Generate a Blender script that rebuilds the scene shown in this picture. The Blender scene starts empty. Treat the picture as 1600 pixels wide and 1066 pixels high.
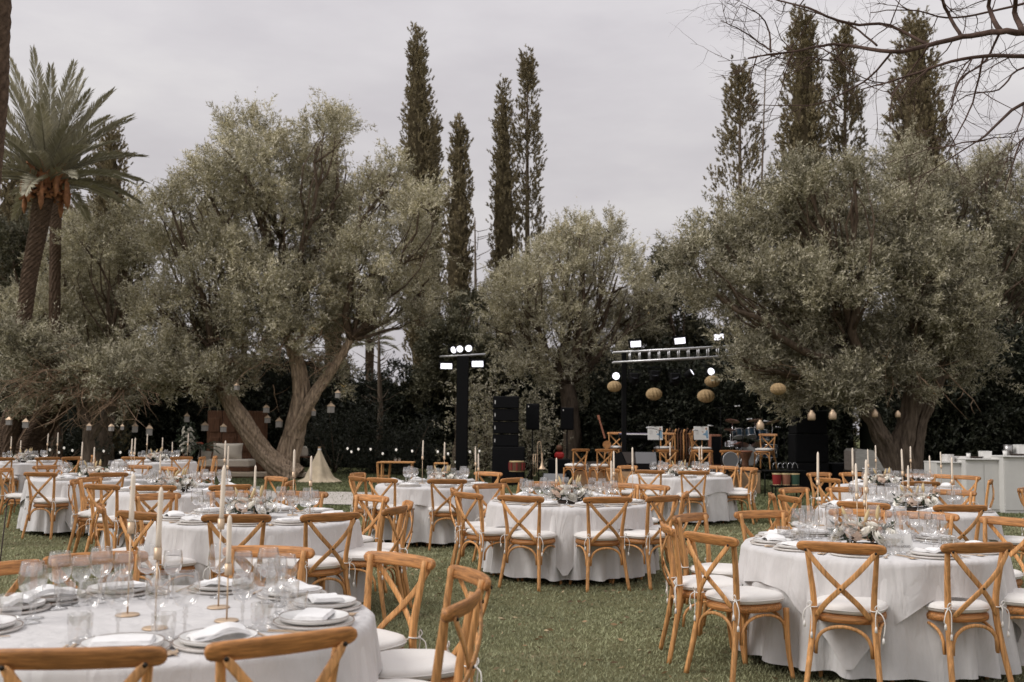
import bpy, math, random
import numpy as np
from mathutils import Matrix, Vector
R = math.radians
SC = bpy.context.scene
COL = SC.collection
rng = np.random.default_rng(7)
random.seed(7)

# ------------------------------------------------------------------ camera
H = 1.53
cam_data = bpy.data.cameras.new('camera')
cam = bpy.data.objects.new('camera', cam_data); COL.objects.link(cam)
cam_data.sensor_width = 36.0; cam_data.lens = 36.0
cam_data.clip_end = 900; cam_data.clip_start = 0.05
PITCH = math.atan(136.5/1600.0)
CM = Matrix.Rotation(R(90)+PITCH, 4, 'X') @ Matrix.Rotation(math.atan(0.0094), 4, 'Z')
cam.matrix_world = Matrix.Translation((0, 0, H)) @ CM
cam_data.dof.use_dof = True
cam_data.dof.focus_distance = 8.5
cam_data.dof.aperture_fstop = 3.2
SC.camera = cam

# ------------------------------------------------------------------ world, sun, exposure
SUN_EL, SUN_AZ = 46.0, 252.0          # azimuth measured clockwise from +Y
w = bpy.data.worlds.new('World'); SC.world = w; w.use_nodes = True
nt = w.node_tree; nt.nodes.clear()
def N(t, typ, **k):
    n = t.nodes.new(typ)
    for a, b in k.items():
        if a.startswith('i_'): n.inputs[a[2:].replace('_', ' ')].default_value = b
        else: setattr(n, a, b)
    return n
def ramp(t, fac, stops, interp='LINEAR'):
    r = t.nodes.new('ShaderNodeValToRGB'); r.color_ramp.interpolation = interp
    e = r.color_ramp.elements
    while len(e) < len(stops): e.new(0.5)
    for el, (p, c) in zip(e, stops):
        el.position = p; el.color = (c[0], c[1], c[2], 1) if len(c) == 3 else c
    t.links.new(fac, r.inputs['Fac']); return r
sky = N(nt, 'ShaderNodeTexSky', sky_type='NISHITA', sun_disc=False, sun_elevation=R(SUN_EL), sun_rotation=R(SUN_AZ),
        air_density=2.0, dust_density=6.0, ozone_density=1.0)
hs = N(nt, 'ShaderNodeHueSaturation'); hs.inputs['Saturation'].default_value = 0.10; hs.inputs['Value'].default_value = 1.0
nt.links.new(sky.outputs[0], hs.inputs['Color'])
tc = N(nt, 'ShaderNodeTexCoord'); sx = N(nt, 'ShaderNodeSeparateXYZ'); nt.links.new(tc.outputs['Generated'], sx.inputs[0])
# a closed cloud deck: a little brighter overhead than at the horizon, as under real overcast
deck = ramp(nt, sx.outputs['Z'], [(0.0, (6.0, 5.8, 5.95)), (0.25, (6.35, 6.15, 6.3)), (0.55, (8.6, 8.4, 8.65)), (1.0, (10.2, 10.0, 10.2))])
mp = N(nt, 'ShaderNodeMapping'); mp.inputs['Scale'].default_value = (1.0, 1.0, 3.2); nt.links.new(tc.outputs['Generated'], mp.inputs[0])
nz = N(nt, 'ShaderNodeTexNoise', i_Scale=2.6, i_Detail=6.0, i_Roughness=0.55); nt.links.new(mp.outputs[0], nz.inputs['Vector'])
cl = ramp(nt, nz.outputs['Fac'], [(0.3, (0.84, 0.825, 0.85)), (0.5, (0.98, 0.97, 0.98)), (0.68, (1.14, 1.135, 1.11))])
mul = N(nt, 'ShaderNodeMix', data_type='RGBA', blend_type='MULTIPLY'); mul.inputs['Factor'].default_value = 1
nt.links.new(deck.outputs[0], mul.inputs[6]); nt.links.new(cl.outputs[0], mul.inputs[7])
mx = N(nt, 'ShaderNodeMix', data_type='RGBA'); mx.inputs['Factor'].default_value = 0.93
nt.links.new(hs.outputs[0], mx.inputs[6]); nt.links.new(mul.outputs[2], mx.inputs[7])
bg = N(nt, 'ShaderNodeBackground'); bg.inputs['Strength'].default_value = 0.10
nt.links.new(mx.outputs[2], bg.inputs['Color'])
wo = N(nt, 'ShaderNodeOutputWorld'); nt.links.new(bg.outputs[0], wo.inputs[0])
sd = bpy.data.lights.new('sun', 'SUN'); sd.energy = 1.85; sd.angle = R(28); sd.color = (1.0, 0.96, 0.92)
sun = bpy.data.objects.new('sun', sd); COL.objects.link(sun)
sdir = Vector((math.sin(R(SUN_AZ))*math.cos(R(SUN_EL)), math.cos(R(SUN_AZ))*math.cos(R(SUN_EL)), math.sin(R(SUN_EL))))
sun.rotation_euler = sdir.to_track_quat('Z', 'Y').to_euler(); sun.location = sdir*60
SC.view_settings.view_transform = 'Standard'; SC.view_settings.look = 'None'
SC.view_settings.exposure = 0.06; SC.view_settings.gamma = 1.0; SC.view_settings.use_curve_mapping = False
SC.cycles.use_denoising = True
SC.cycles.max_bounces = 8; SC.cycles.diffuse_bounces = 4; SC.cycles.glossy_bounces = 3
SC.cycles.transparent_max_bounces = 24; SC.cycles.transmission_bounces = 6
SC.cycles.caustics_reflective = False; SC.cycles.caustics_refractive = False

# ------------------------------------------------------------------ placing helpers
CM3 = CM.to_3x3()
def ray(px, py):
    return CM3 @ Vector(((px-800)/1600.0, (533-py)/1600.0, -1.0))
def at(px, py, z):
    d = ray(px, py); t = (z-H)/d.z
    return Vector((d.x*t, d.y*t, z))
def atd(px, py, y):
    d = ray(px, py); t = y/d.y
    return Vector((d.x*t, y, H+d.z*t))

# ------------------------------------------------------------------ materials
MATS = {}
def mat(name, col, rough=0.7, metal=0.0, spec=0.3, noise=0.0, nscale=20.0, bump=0.0, bscale=60.0, stretch=(1, 1, 1), rnd=0.0,
        emit=None, estr=0.0, tone=None, sheen=0.0, coat=0.0, col2=None, crease=0.0):
    m = bpy.data.materials.new(name); m.use_nodes = True; t = m.node_tree; L = t.links
    b = t.nodes['Principled BSDF']
    b.inputs['Base Color'].default_value = (*col, 1); b.inputs['Roughness'].default_value = rough
    b.inputs['Metallic'].default_value = metal; b.inputs['Specular IOR Level'].default_value = spec
    if coat: b.inputs['Coat Weight'].default_value = coat; b.inputs['Coat Roughness'].default_value = 0.25
    if sheen: b.inputs['Sheen Weight'].default_value = sheen
    if emit: b.inputs['Emission Color'].default_value = (*emit, 1); b.inputs['Emission Strength'].default_value = estr
    tc = N(t, 'ShaderNodeTexCoord'); mp = N(t, 'ShaderNodeMapping'); mp.inputs['Scale'].default_value = stretch
    L.new(tc.outputs['Object'], mp.inputs[0])
    last = None
    if noise or col2:
        n = N(t, 'ShaderNodeTexNoise', i_Scale=nscale, i_Detail=5.0, i_Roughness=0.6); L.new(mp.outputs[0], n.inputs['Vector'])
        c2 = col2 or col
        lo = tuple(x*(1-noise) for x in col); hi = tuple(min(1, x*(1+noise)) for x in c2)
        r = ramp(t, n.outputs['Fac'], [(0.32, lo), (0.68, hi)]); last = r.outputs[0]
    if rnd:
        oi = N(t, 'ShaderNodeObjectInfo')
        mr = N(t, 'ShaderNodeMapRange'); mr.inputs['To Min'].default_value = 1-rnd; mr.inputs['To Max'].default_value = 1+rnd
        L.new(oi.outputs['Random'], mr.inputs['Value'])
        v = N(t, 'ShaderNodeHueSaturation'); L.new(mr.outputs[0], v.inputs['Value'])
        if last: L.new(last, v.inputs['Color'])
        else: v.inputs['Color'].default_value = (*col, 1)
        last = v.outputs[0]
    if tone:
        a = N(t, 'ShaderNodeAttribute', attribute_name='tone')
        v = N(t, 'ShaderNodeHueSaturation')
        mr = N(t, 'ShaderNodeMapRange'); mr.inputs['To Min'].default_value = tone[0]; mr.inputs['To Max'].default_value = tone[1]
        L.new(a.outputs['Fac'], mr.inputs['Value']); L.new(mr.outputs[0], v.inputs['Value'])
        if last: L.new(last, v.inputs['Color'])
        else: v.inputs['Color'].default_value = (*col, 1)
        last = v.outputs[0]
    if last: L.new(last, b.inputs['Base Color'])
    if bump:
        n2 = N(t, 'ShaderNodeTexNoise', i_Scale=bscale, i_Detail=4.0); L.new(mp.outputs[0], n2.inputs['Vector'])
        bp = N(t, 'ShaderNodeBump'); bp.inputs['Strength'].default_value = bump; bp.inputs['Distance'].default_value = 0.01
        L.new(n2.outputs['Fac'], bp.inputs['Height']); L.new(bp.outputs[0], b.inputs['Normal'])
        if crease:      # soft hanging wrinkles and packing creases
            m3 = N(t, 'ShaderNodeMapping'); m3.inputs['Scale'].default_value = (9, 9, 2.2); L.new(tc.outputs['Object'], m3.inputs[0])
            n3 = N(t, 'ShaderNodeTexNoise', i_Scale=1.0, i_Detail=3.0, i_Distortion=0.8); L.new(m3.outputs[0], n3.inputs['Vector'])
            b3 = N(t, 'ShaderNodeBump'); b3.inputs['Strength'].default_value = crease; b3.inputs['Distance'].default_value = 0.05
            L.new(n3.outputs['Fac'], b3.inputs['Height']); L.new(b3.outputs[0], bp.inputs['Normal'])
    MATS[name] = m
    return m

def leaf_mat(name, top, under, lo=0.7, hi=1.35, rough=0.55, transl=0.12, yellow=None):
    m = bpy.data.materials.new(name); m.use_nodes = True; t = m.node_tree; L = t.links
    b = t.nodes['Principled BSDF']; b.inputs['Roughness'].default_value = rough; b.inputs['Specular IOR Level'].default_value = 0.25
    g = N(t, 'ShaderNodeNewGeometry')
    mixc = N(t, 'ShaderNodeMix', data_type='RGBA'); mixc.inputs[6].default_value = (*top, 1); mixc.inputs[7].default_value = (*under, 1)
    L.new(g.outputs['Backfacing'], mixc.inputs['Factor'])
    a = N(t, 'ShaderNodeAttribute', attribute_name='tone')
    src = mixc.outputs[2]
    if yellow:
        gt = N(t, 'ShaderNodeMath', operation='GREATER_THAN'); gt.inputs[1].default_value = 0.965; L.new(a.outputs['Fac'], gt.inputs[0])
        my = N(t, 'ShaderNodeMix', data_type='RGBA'); L.new(gt.outputs[0], my.inputs['Factor']); L.new(src, my.inputs[6]); my.inputs[7].default_value = (*yellow, 1)
        src = my.outputs[2]
    mr = N(t, 'ShaderNodeMapRange'); mr.inputs['To Min'].default_value = lo; mr.inputs['To Max'].default_value = hi
    L.new(a.outputs['Fac'], mr.inputs['Value'])
    v = N(t, 'ShaderNodeHueSaturation'); L.new(mr.outputs[0], v.inputs['Value']); L.new(src, v.inputs['Color'])
    L.new(v.outputs[0], b.inputs['Base Color'])
    tr = N(t, 'ShaderNodeBsdfTranslucent'); L.new(v.outputs[0], tr.inputs['Color'])
    ms = N(t, 'ShaderNodeMixShader'); ms.inputs[0].default_value = transl
    L.new(b.outputs[0], ms.inputs[1]); L.new(tr.outputs[0], ms.inputs[2])
    L.new(ms.outputs[0], t.nodes['Material Output'].inputs[0])
    MATS[name] = m
    return m

def glass_mat(name, tint=(0.93, 0.925, 0.92), base=0.17):
    m = bpy.data.materials.new(name); m.use_nodes = True; t = m.node_tree; L = t.links
    t.nodes.remove(t.nodes['Principled BSDF'])
    tr = N(t, 'ShaderNodeBsdfTransparent'); tr.inputs[0].default_value = (*tint, 1)
    gl = N(t, 'ShaderNodeBsdfGlossy'); gl.inputs['Roughness'].default_value = 0.03; gl.inputs[0].default_value = (1, 1, 1, 1)
    lw = N(t, 'ShaderNodeLayerWeight'); lw.inputs[0].default_value = 0.35
    mr = N(t, 'ShaderNodeMapRange'); mr.inputs['To Min'].default_value = base; mr.inputs['To Max'].default_value = 0.92
    pw = N(t, 'ShaderNodeMath', operation='POWER'); pw.inputs[1].default_value = 1.6
    L.new(lw.outputs['Facing'], pw.inputs[0]); L.new(pw.outputs[0], mr.inputs['Value'])
    ms = N(t, 'ShaderNodeMixShader'); L.new(mr.outputs[0], ms.inputs[0]); L.new(tr.outputs[0], ms.inputs[1]); L.new(gl.outputs[0], ms.inputs[2])
    L.new(ms.outputs[0], t.nodes['Material Output'].inputs[0])
    MATS[name] = m
    return m

WOOD = (0.54, 0.272, 0.102)
M_LEG = mat('honey_wood_upright', WOOD, 0.5, noise=0.42, nscale=12, stretch=(8, 8, 0.5), rnd=0.2, spec=0.35, bump=0.12, bscale=30)
M_CREST = mat('honey_wood_rail', (0.40, 0.18, 0.06), 0.5, noise=0.5, nscale=10, stretch=(0.6, 8, 11), rnd=0.2, spec=0.35, bump=0.12, bscale=30)
M_RATTAN = mat('rattan_seat', (0.34, 0.14, 0.045), 0.6, noise=0.4, nscale=140, bump=0.5, bscale=160)
M_BOLT = mat('dark_bolt', (0.03, 0.022, 0.015), 0.45, metal=0.3)
M_CUSH = mat('linen_cushion', (0.76, 0.735, 0.70), 0.95, spec=0.1, noise=0.05, nscale=300, bump=0.25, bscale=260, rnd=0.04, sheen=0.2)
M_CORD = mat('white_cord', (0.82, 0.79, 0.75), 0.9, spec=0.1)
M_CLOTH = mat('table_linen', (0.67, 0.655, 0.645), 0.95, spec=0.1, noise=0.035, nscale=5, bump=0.3, bscale=420, sheen=0.15, crease=0.55)
M_CLOTH2 = mat('overlay_linen', (0.62, 0.602, 0.592), 0.95, spec=0.1, noise=0.05, nscale=9, bump=0.3, bscale=380, sheen=0.15, crease=0.5)
M_NAP = mat('napkin_linen', (0.80, 0.79, 0.78), 0.95, spec=0.1, noise=0.03, nscale=30, bump=0.3, bscale=300)
M_PLATE = mat('stoneware', (0.74, 0.73, 0.71), 0.28, spec=0.5, noise=0.06, nscale=25)
M_RIM = mat('charger_rim', (0.72, 0.69, 0.65), 0.3, spec=0.5, noise=0.1, nscale=60)
M_DARKRIM = mat('brown_rim', (0.20, 0.13, 0.09), 0.4)
M_GLASS = glass_mat('clear_glass')
M_BRASS = mat('satin_brass', (0.60, 0.45, 0.31), 0.45, metal=0.6, noise=0.08, nscale=40)
M_WAX = mat('cream_wax', (0.86, 0.75, 0.62), 0.5, spec=0.3)
M_WICK = mat('wick', (0.1, 0.08, 0.07), 0.9)
M_ROSE = mat('rose_white', (0.90, 0.87, 0.80), 0.85, spec=0.1, noise=0.06, nscale=40)
M_BLUSH = mat('rose_blush', (0.78, 0.60, 0.48), 0.85, spec=0.1, noise=0.1, nscale=40)
M_BUD = mat('thistle_bud', (0.35, 0.17, 0.10), 0.8)
M_BLACK = mat('black_paint', (0.006, 0.006, 0.0065), 0.6, spec=0.12, noise=0.2, nscale=30)
M_GRILLE = mat('black_grille', (0.008, 0.008, 0.009), 0.8, spec=0.1, bump=0.6, bscale=300)
M_STEEL = mat('aluminium', (0.62, 0.62, 0.63), 0.35, metal=0.75, noise=0.06, nscale=20)
M_STEEL2 = mat('brushed_steel', (0.38, 0.37, 0.36), 0.33, metal=0.85, noise=0.2, nscale=8, stretch=(1, 1, 8))
M_LAMP = mat('lit_lens', (0.9, 0.9, 0.95), 0.3, emit=(0.92, 0.9, 1.0), estr=1.6)
M_BULB = mat('lit_bulb', (0.9, 0.85, 0.8), 0.3, emit=(1.0, 0.93, 0.82), estr=0.5)
M_LENS = mat('dark_lens', (0.05, 0.05, 0.06), 0.08, spec=0.8)
M_PLY = mat('plywood', (0.44, 0.30, 0.18), 0.7, noise=0.15, nscale=10, stretch=(1, 1, 5), bump=0.1)
M_DECK = mat('stage_deck', (0.06, 0.045, 0.035), 0.7, noise=0.2, nscale=20)
M_RATBALL = mat('rattan_weave', (0.36, 0.25, 0.13), 0.8, noise=0.3, nscale=60, bump=0.5, bscale=90)
M_OAK = mat('dark_wood', (0.13, 0.06, 0.032), 0.6, noise=0.35, nscale=6, stretch=(5, 5, 0.6), bump=0.2, bscale=20)
M_RED = mat('red_lacquer', (0.26, 0.03, 0.03), 0.35)
M_GREEN = mat('green_lacquer', (0.05, 0.10, 0.07), 0.35)
M_YEL = mat('cream_lacquer', (0.55, 0.42, 0.22), 0.4)
M_PAPER = mat('white_card', (0.80, 0.79, 0.76), 0.8, spec=0.1)
M_INK = mat('grey_ink', (0.16, 0.15, 0.15), 0.8)
M_BLUE = mat('printed_blue', (0.22, 0.36, 0.50), 0.8)
M_SKIN = mat('printed_tan', (0.42, 0.24, 0.16), 0.8)
M_CREAM = mat('cream_upholstery', (0.66, 0.60, 0.52), 0.95, spec=0.1, bump=0.3, bscale=120, noise=0.05, nscale=20)
M_SAND = mat('pale_boards', (0.50, 0.41, 0.31), 0.8, noise=0.12, nscale=10, stretch=(1, 6, 6))
M_CANVAS = mat('cream_canvas', (0.60, 0.50, 0.36), 0.95, spec=0.1, noise=0.12, nscale=5, bump=0.3, bscale=60)
M_MINT = mat('painted_counter', (0.60, 0.59, 0.56), 0.7, noise=0.05, nscale=3)
M_CHROME = mat('drum_chrome', (0.7, 0.7, 0.72), 0.2, metal=0.95)
M_DRUM = mat('drum_shell_navy', (0.012, 0.028, 0.045), 0.35, spec=0.4)
M_HEAD = mat('drum_head', (0.50, 0.51, 0.50), 0.6)
M_CYMBAL = mat('cymbal_bronze', (0.55, 0.33, 0.28), 0.35, metal=0.8)
M_TERRA = mat('terracotta', (0.30, 0.13, 0.08), 0.8)
M_IRON = mat('rusty_iron', (0.05, 0.035, 0.028), 0.7)
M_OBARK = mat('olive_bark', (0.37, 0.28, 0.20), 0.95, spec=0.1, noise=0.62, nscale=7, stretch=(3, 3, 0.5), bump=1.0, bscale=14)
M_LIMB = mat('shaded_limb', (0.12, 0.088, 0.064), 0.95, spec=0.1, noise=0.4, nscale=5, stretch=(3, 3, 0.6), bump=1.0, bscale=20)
M_BARK2 = mat('brown_bark', (0.13, 0.10, 0.075), 0.95, spec=0.1, noise=0.4, nscale=5, stretch=(3, 3, 0.6), bump=1.0, bscale=20)
M_TWIG = mat('bare_twig', (0.085, 0.056, 0.045), 0.9, spec=0.1, noise=0.3, nscale=12)
M_DRYTWIG = mat('dry_twig', (0.36, 0.25, 0.17), 0.9, spec=0.1, noise=0.3, nscale=12)
M_PALMB = mat('palm_bark', (0.10, 0.068, 0.048), 0.95, spec=0.1, noise=0.4, nscale=12, bump=0.6)
M_BOOT = mat('palm_boots', (0.40, 0.19, 0.10), 0.9, noise=0.4, nscale=6)
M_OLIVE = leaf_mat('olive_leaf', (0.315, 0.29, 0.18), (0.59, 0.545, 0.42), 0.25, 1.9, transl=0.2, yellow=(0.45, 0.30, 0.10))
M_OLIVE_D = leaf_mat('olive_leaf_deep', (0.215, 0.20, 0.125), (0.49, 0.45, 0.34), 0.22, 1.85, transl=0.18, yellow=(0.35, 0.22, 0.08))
M_CYP = leaf_mat('cypress_leaf', (0.235, 0.195, 0.115), (0.25, 0.205, 0.12), 0.55, 1.5, transl=0.05, yellow=(0.2, 0.13, 0.06))
M_DARKTREE = leaf_mat('dark_evergreen_leaf', (0.075, 0.072, 0.042), (0.15, 0.14, 0.09), 0.4, 1.7, transl=0.1)
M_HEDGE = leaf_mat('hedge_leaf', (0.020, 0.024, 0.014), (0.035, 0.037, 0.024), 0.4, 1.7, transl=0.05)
M_PALM = leaf_mat('palm_leaf', (0.34, 0.32, 0.235), (0.44, 0.41, 0.31), 0.65, 1.4)
M_EUCA = leaf_mat('eucalyptus_leaf', (0.06, 0.085, 0.05), (0.12, 0.14, 0.10), 0.5, 1.5)
M_DARKCORE = mat('hedge_light_block', (0.010, 0.011, 0.008), 1.0, spec=0.0)

# ------------------------------------------------------------------ mesh builder
class MB:
    def __init__(s): s.v = []; s.f = []; s.mi = []; s.sm = []
    def add(s, vs, fs, mi=0, smooth=True):
        o = len(s.v); s.v.extend([tuple(p) for p in vs]); s.f.extend([tuple(i+o for i in f) for f in fs])
        s.mi += [mi]*len(fs); s.sm += [smooth]*len(fs); return s
    def box(s, c, d, mi=0, rot=None, taper=1.0):
        hx, hy, hz = d[0]/2, d[1]/2, d[2]/2
        vs = [Vector((x*hx*(taper if z > 0 else 1), y*hy*(taper if z > 0 else 1), z*hz)) for z in (-1, 1) for y in (-1, 1) for x in (-1, 1)]
        if rot is not None: vs = [rot @ v for v in vs]
        vs = [v+Vector(c) for v in vs]
        return s.add(vs, [(0, 2, 3, 1), (4, 5, 7, 6), (0, 1, 5, 4), (2, 6, 7, 3), (0, 4, 6, 2), (1, 3, 7, 5)], mi, False)
    def bbox(s, c, d, b=0.004, mi=0, rot=None):
        # box with chamfered edges
        hx, hy, hz = d[0]/2, d[1]/2, d[2]/2; b = min(b, hx*.9, hy*.9, hz*.9)
        vs = []; idx = {}
        for sx_ in (-1, 1):
            for sy_ in (-1, 1):
                for sz_ in (-1, 1):
                    for k in range(3):
                        p = [sx_*(hx-b), sy_*(hy-b), sz_*(hz-b)]; p[k] = (sx_*hx, sy_*hy, sz_*hz)[k]
                        idx[(sx_, sy_, sz_, k)] = len(vs); vs.append(Vector(p))
        fs = []
        for k in range(3):
            a, c2 = [q for q in range(3) if q != k]
            for sg in (-1, 1):
                loop = []
                for (u, v_) in ((-1, -1), (1, -1), (1, 1), (-1, 1)):
                    q = [0, 0, 0]; q[k] = sg; q[a] = u; q[c2] = v_; loop.append(idx[(*q, k)])
                fs.append(tuple(loop))
        for k in range(3):
            a, c2 = [q for q in range(3) if q != k]
            for u in (-1, 1):
                for v_ in (-1, 1):
                    q0 = [0, 0, 0]; q0[a] = u; q0[c2] = v_; q0[k] = -1; q1 = list(q0); q1[k] = 1
                    fs.append((idx[(*q0, a)], idx[(*q1, a)], idx[(*q1, c2)], idx[(*q0, c2)]))
        for sx_ in (-1, 1):
            for sy_ in (-1, 1):
                for sz_ in (-1, 1): fs.append(tuple(idx[(sx_, sy_, sz_, k)] for k in range(3)))
        if rot is not None: vs = [rot @ v for v in vs]
        vs = [v+Vector(c) for v in vs]
        return s.add(vs, fs, mi, False)
    def tube(s, pts, rad, n=8, mi=0, flat=None, caps=True, smooth=True, up=None):
        # flat: (a, b) multipliers of the profile across / along the 'up' vector
        pts = [Vector(p) for p in pts]; m = len(pts)
        if not hasattr(rad, '__len__'): rad = [rad]*m
        rings = []; prev = None
        for i, p in enumerate(pts):
            t = (pts[min(i+1, m-1)]-pts[max(i-1, 0)]).normalized()
            if up is not None:
                a = Vector(up)-t*Vector(up).dot(t)
                a.normalize()
            elif prev is None:
                a = t.orthogonal().normalized()
            else:
                a = (prev-t*prev.dot(t)).normalized()
            prev = a; b = t.cross(a)
            fa, fb = flat if flat else (1, 1)
            rings.append([p+(a*math.cos(q)*fb+b*math.sin(q)*fa)*rad[i] for q in [2*math.pi*k/n for k in range(n)]])
        vs = [v for r in rings for v in r]
        fs = [(i*n+k, i*n+(k+1) % n, (i+1)*n+(k+1) % n, (i+1)*n+k) for i in range(m-1) for k in range(n)]
        if caps: fs += [tuple(range(n-1, -1, -1)), tuple((m-1)*n+k for k in range(n))]
        return s.add(vs, fs, mi, smooth)
    def ribbon(s, pts, w, th, up, mi=0):
        # rectangular section strip
        pts = [Vector(p) for p in pts]; m = len(pts); vs = []
        for i, p in enumerate(pts):
            t = (pts[min(i+1, m-1)]-pts[max(i-1, 0)]).normalized(); u = Vector(up); u = (u-t*u.dot(t)).normalized(); b = t.cross(u)
            ww = w[i] if hasattr(w, '__len__') else w
            for (x, y) in ((-1, -1), (1, -1), (1, 1), (-1, 1)): vs.append(p+b*x*ww/2+u*y*th/2)
        fs = [(i*4+k, i*4+(k+1) % 4, (i+1)*4+(k+1) % 4, (i+1)*4+k) for i in range(m-1) for k in range(4)]
        fs += [(3, 2, 1, 0), tuple((m-1)*4+k for k in range(4))]
        return s.add(vs, fs, mi, False)
    def lathe(s, prof, n=24, mi=0, c=(0, 0, 0), smooth=True, sx=1, sy=1, close=True):
        vs = []; m = len(prof)
        for r, z in prof:
            for k in range(n): q = 2*math.pi*k/n; vs.append((c[0]+r*math.cos(q)*sx, c[1]+r*math.sin(q)*sy, c[2]+z))
        fs = [(i*n+k, i*n+(k+1) % n, (i+1)*n+(k+1) % n, (i+1)*n+k) for i in range(m-1) for k in range(n)]
        if close:
            if prof[0][0] > 1e-6: fs.append(tuple(range(n-1, -1, -1)))
            if prof[-1][0] > 1e-6: fs.append(tuple((m-1)*n+k for k in range(n)))
        return s.add(vs, fs, mi, smooth)
    def sphere(s, c, r, n=10, m=6, mi=0, sc=(1, 1, 1)):
        return s.add([(c[0]+r*sc[0]*math.sin(math.pi*i/m)*math.cos(2*math.pi*k/n), c[1]+r*sc[1]*math.sin(math.pi*i/m)*math.sin(2*math.pi*k/n), c[2]+r*sc[2]*math.cos(math.pi*i/m)) for i in range(m+1) for k in range(n)],
                     [(i*n+k, (i+1)*n+k, (i+1)*n+(k+1) % n, i*n+(k+1) % n) for i in range(m) for k in range(n)], mi)
    def mesh(s, name, *mats):
        me = bpy.data.meshes.new(name); me.from_pydata(s.v, [], s.f)
        for m_ in mats: me.materials.append(m_)
        me.polygons.foreach_set('material_index', s.mi); me.polygons.foreach_set('use_smooth', s.sm)
        me.validate(verbose=False); me.update(); return me

def link(name, data, parent=None, loc=None, rot=None):
    o = bpy.data.objects.new(name, data); COL.objects.link(o)
    if parent is not None: o.parent = parent
    if loc is not None: o.location = loc
    if rot is not None: o.rotation_euler = rot
    return o
def tag(o, label=None, cat=None, group=None, kind=None):
    if label: o['label'] = label
    if cat: o['category'] = cat
    if group: o['group'] = group
    if kind: o['kind'] = kind
    return o
def thing(name, label, cat, loc=(0, 0, 0), rz=0, group=None):
    return tag(link(name, None, None, loc, (0, 0, rz)), label, cat, group)
def struct(name, me, label=None):
    return tag(link(name, me), label, None, None, 'structure')
def copy_tree(o, parent=None):
    c = o.copy(); COL.objects.link(c)
    if parent is not None: c.parent = parent
    for ch in o.children: copy_tree(ch, c)
    return c

def quadmesh(name, V, mat_, tone=None, nv=None):
    """V: (N, nv, 3) array of separate faces"""
    n, nv = V.shape[0], V.shape[1]; me = bpy.data.meshes.new(name)
    me.vertices.add(n*nv); me.vertices.foreach_set('co', V.astype(np.float32).reshape(-1))
    me.loops.add(n*nv); me.loops.foreach_set('vertex_index', np.arange(n*nv, dtype=np.int32))
    me.polygons.add(n); me.polygons.foreach_set('loop_start', np.arange(0, n*nv, nv, dtype=np.int32))
    if tone is not None:
        a = me.attributes.new('tone', 'FLOAT', 'FACE'); a.data.foreach_set('value', tone.astype(np.float32))
    me.materials.append(mat_); me.update(calc_edges=True)
    return me
def unit(a): return a/np.maximum(np.linalg.norm(a, axis=-1, keepdims=True), 1e-9)
def leaves(P, D, L, W, bend=0.0):
    n = len(P); rv = rng.normal(size=(n, 3)); S = unit(np.cross(D, rv)); Nn = np.cross(S, D)
    L = L[:, None]; W = W[:, None]
    mid = P+D*L*.48+Nn*L*bend
    return np.stack([P, mid+S*W, P+D*L, mid-S*W], 1)
def twig_leaves(P, D, TL, k, ll, lw, spread=0.8):
    """k leaves along each twig"""
    n = len(P); t = (np.arange(k)+rng.random((n, k)))/k
    pos = P[:, None]+D[:, None]*(t*TL[:, None])[..., None]
    rd = unit(rng.normal(size=(n, k, 3))); d = unit(D[:, None]*0.75+rd*spread)
    pos = pos.reshape(-1, 3); d = d.reshape(-1, 3)
    L = ll*(0.7+0.6*rng.random(n*k)); W = lw*(0.7+0.6*rng.random(n*k))
    tone = np.clip(np.repeat(rng.random(n), k)*0.5+rng.random(n*k)*0.5, 0, 1)
    # three-cornered leaf: two corners near the stalk, one tip (same area as a kite, half the triangles)
    S = unit(np.cross(d, rng.normal(size=d.shape))); W = W[:, None]*.95; L = L[:, None]
    q = pos+d*L*.18
    return np.stack([q-S*W, q+S*W, pos+d*L], 1), tone

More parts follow.
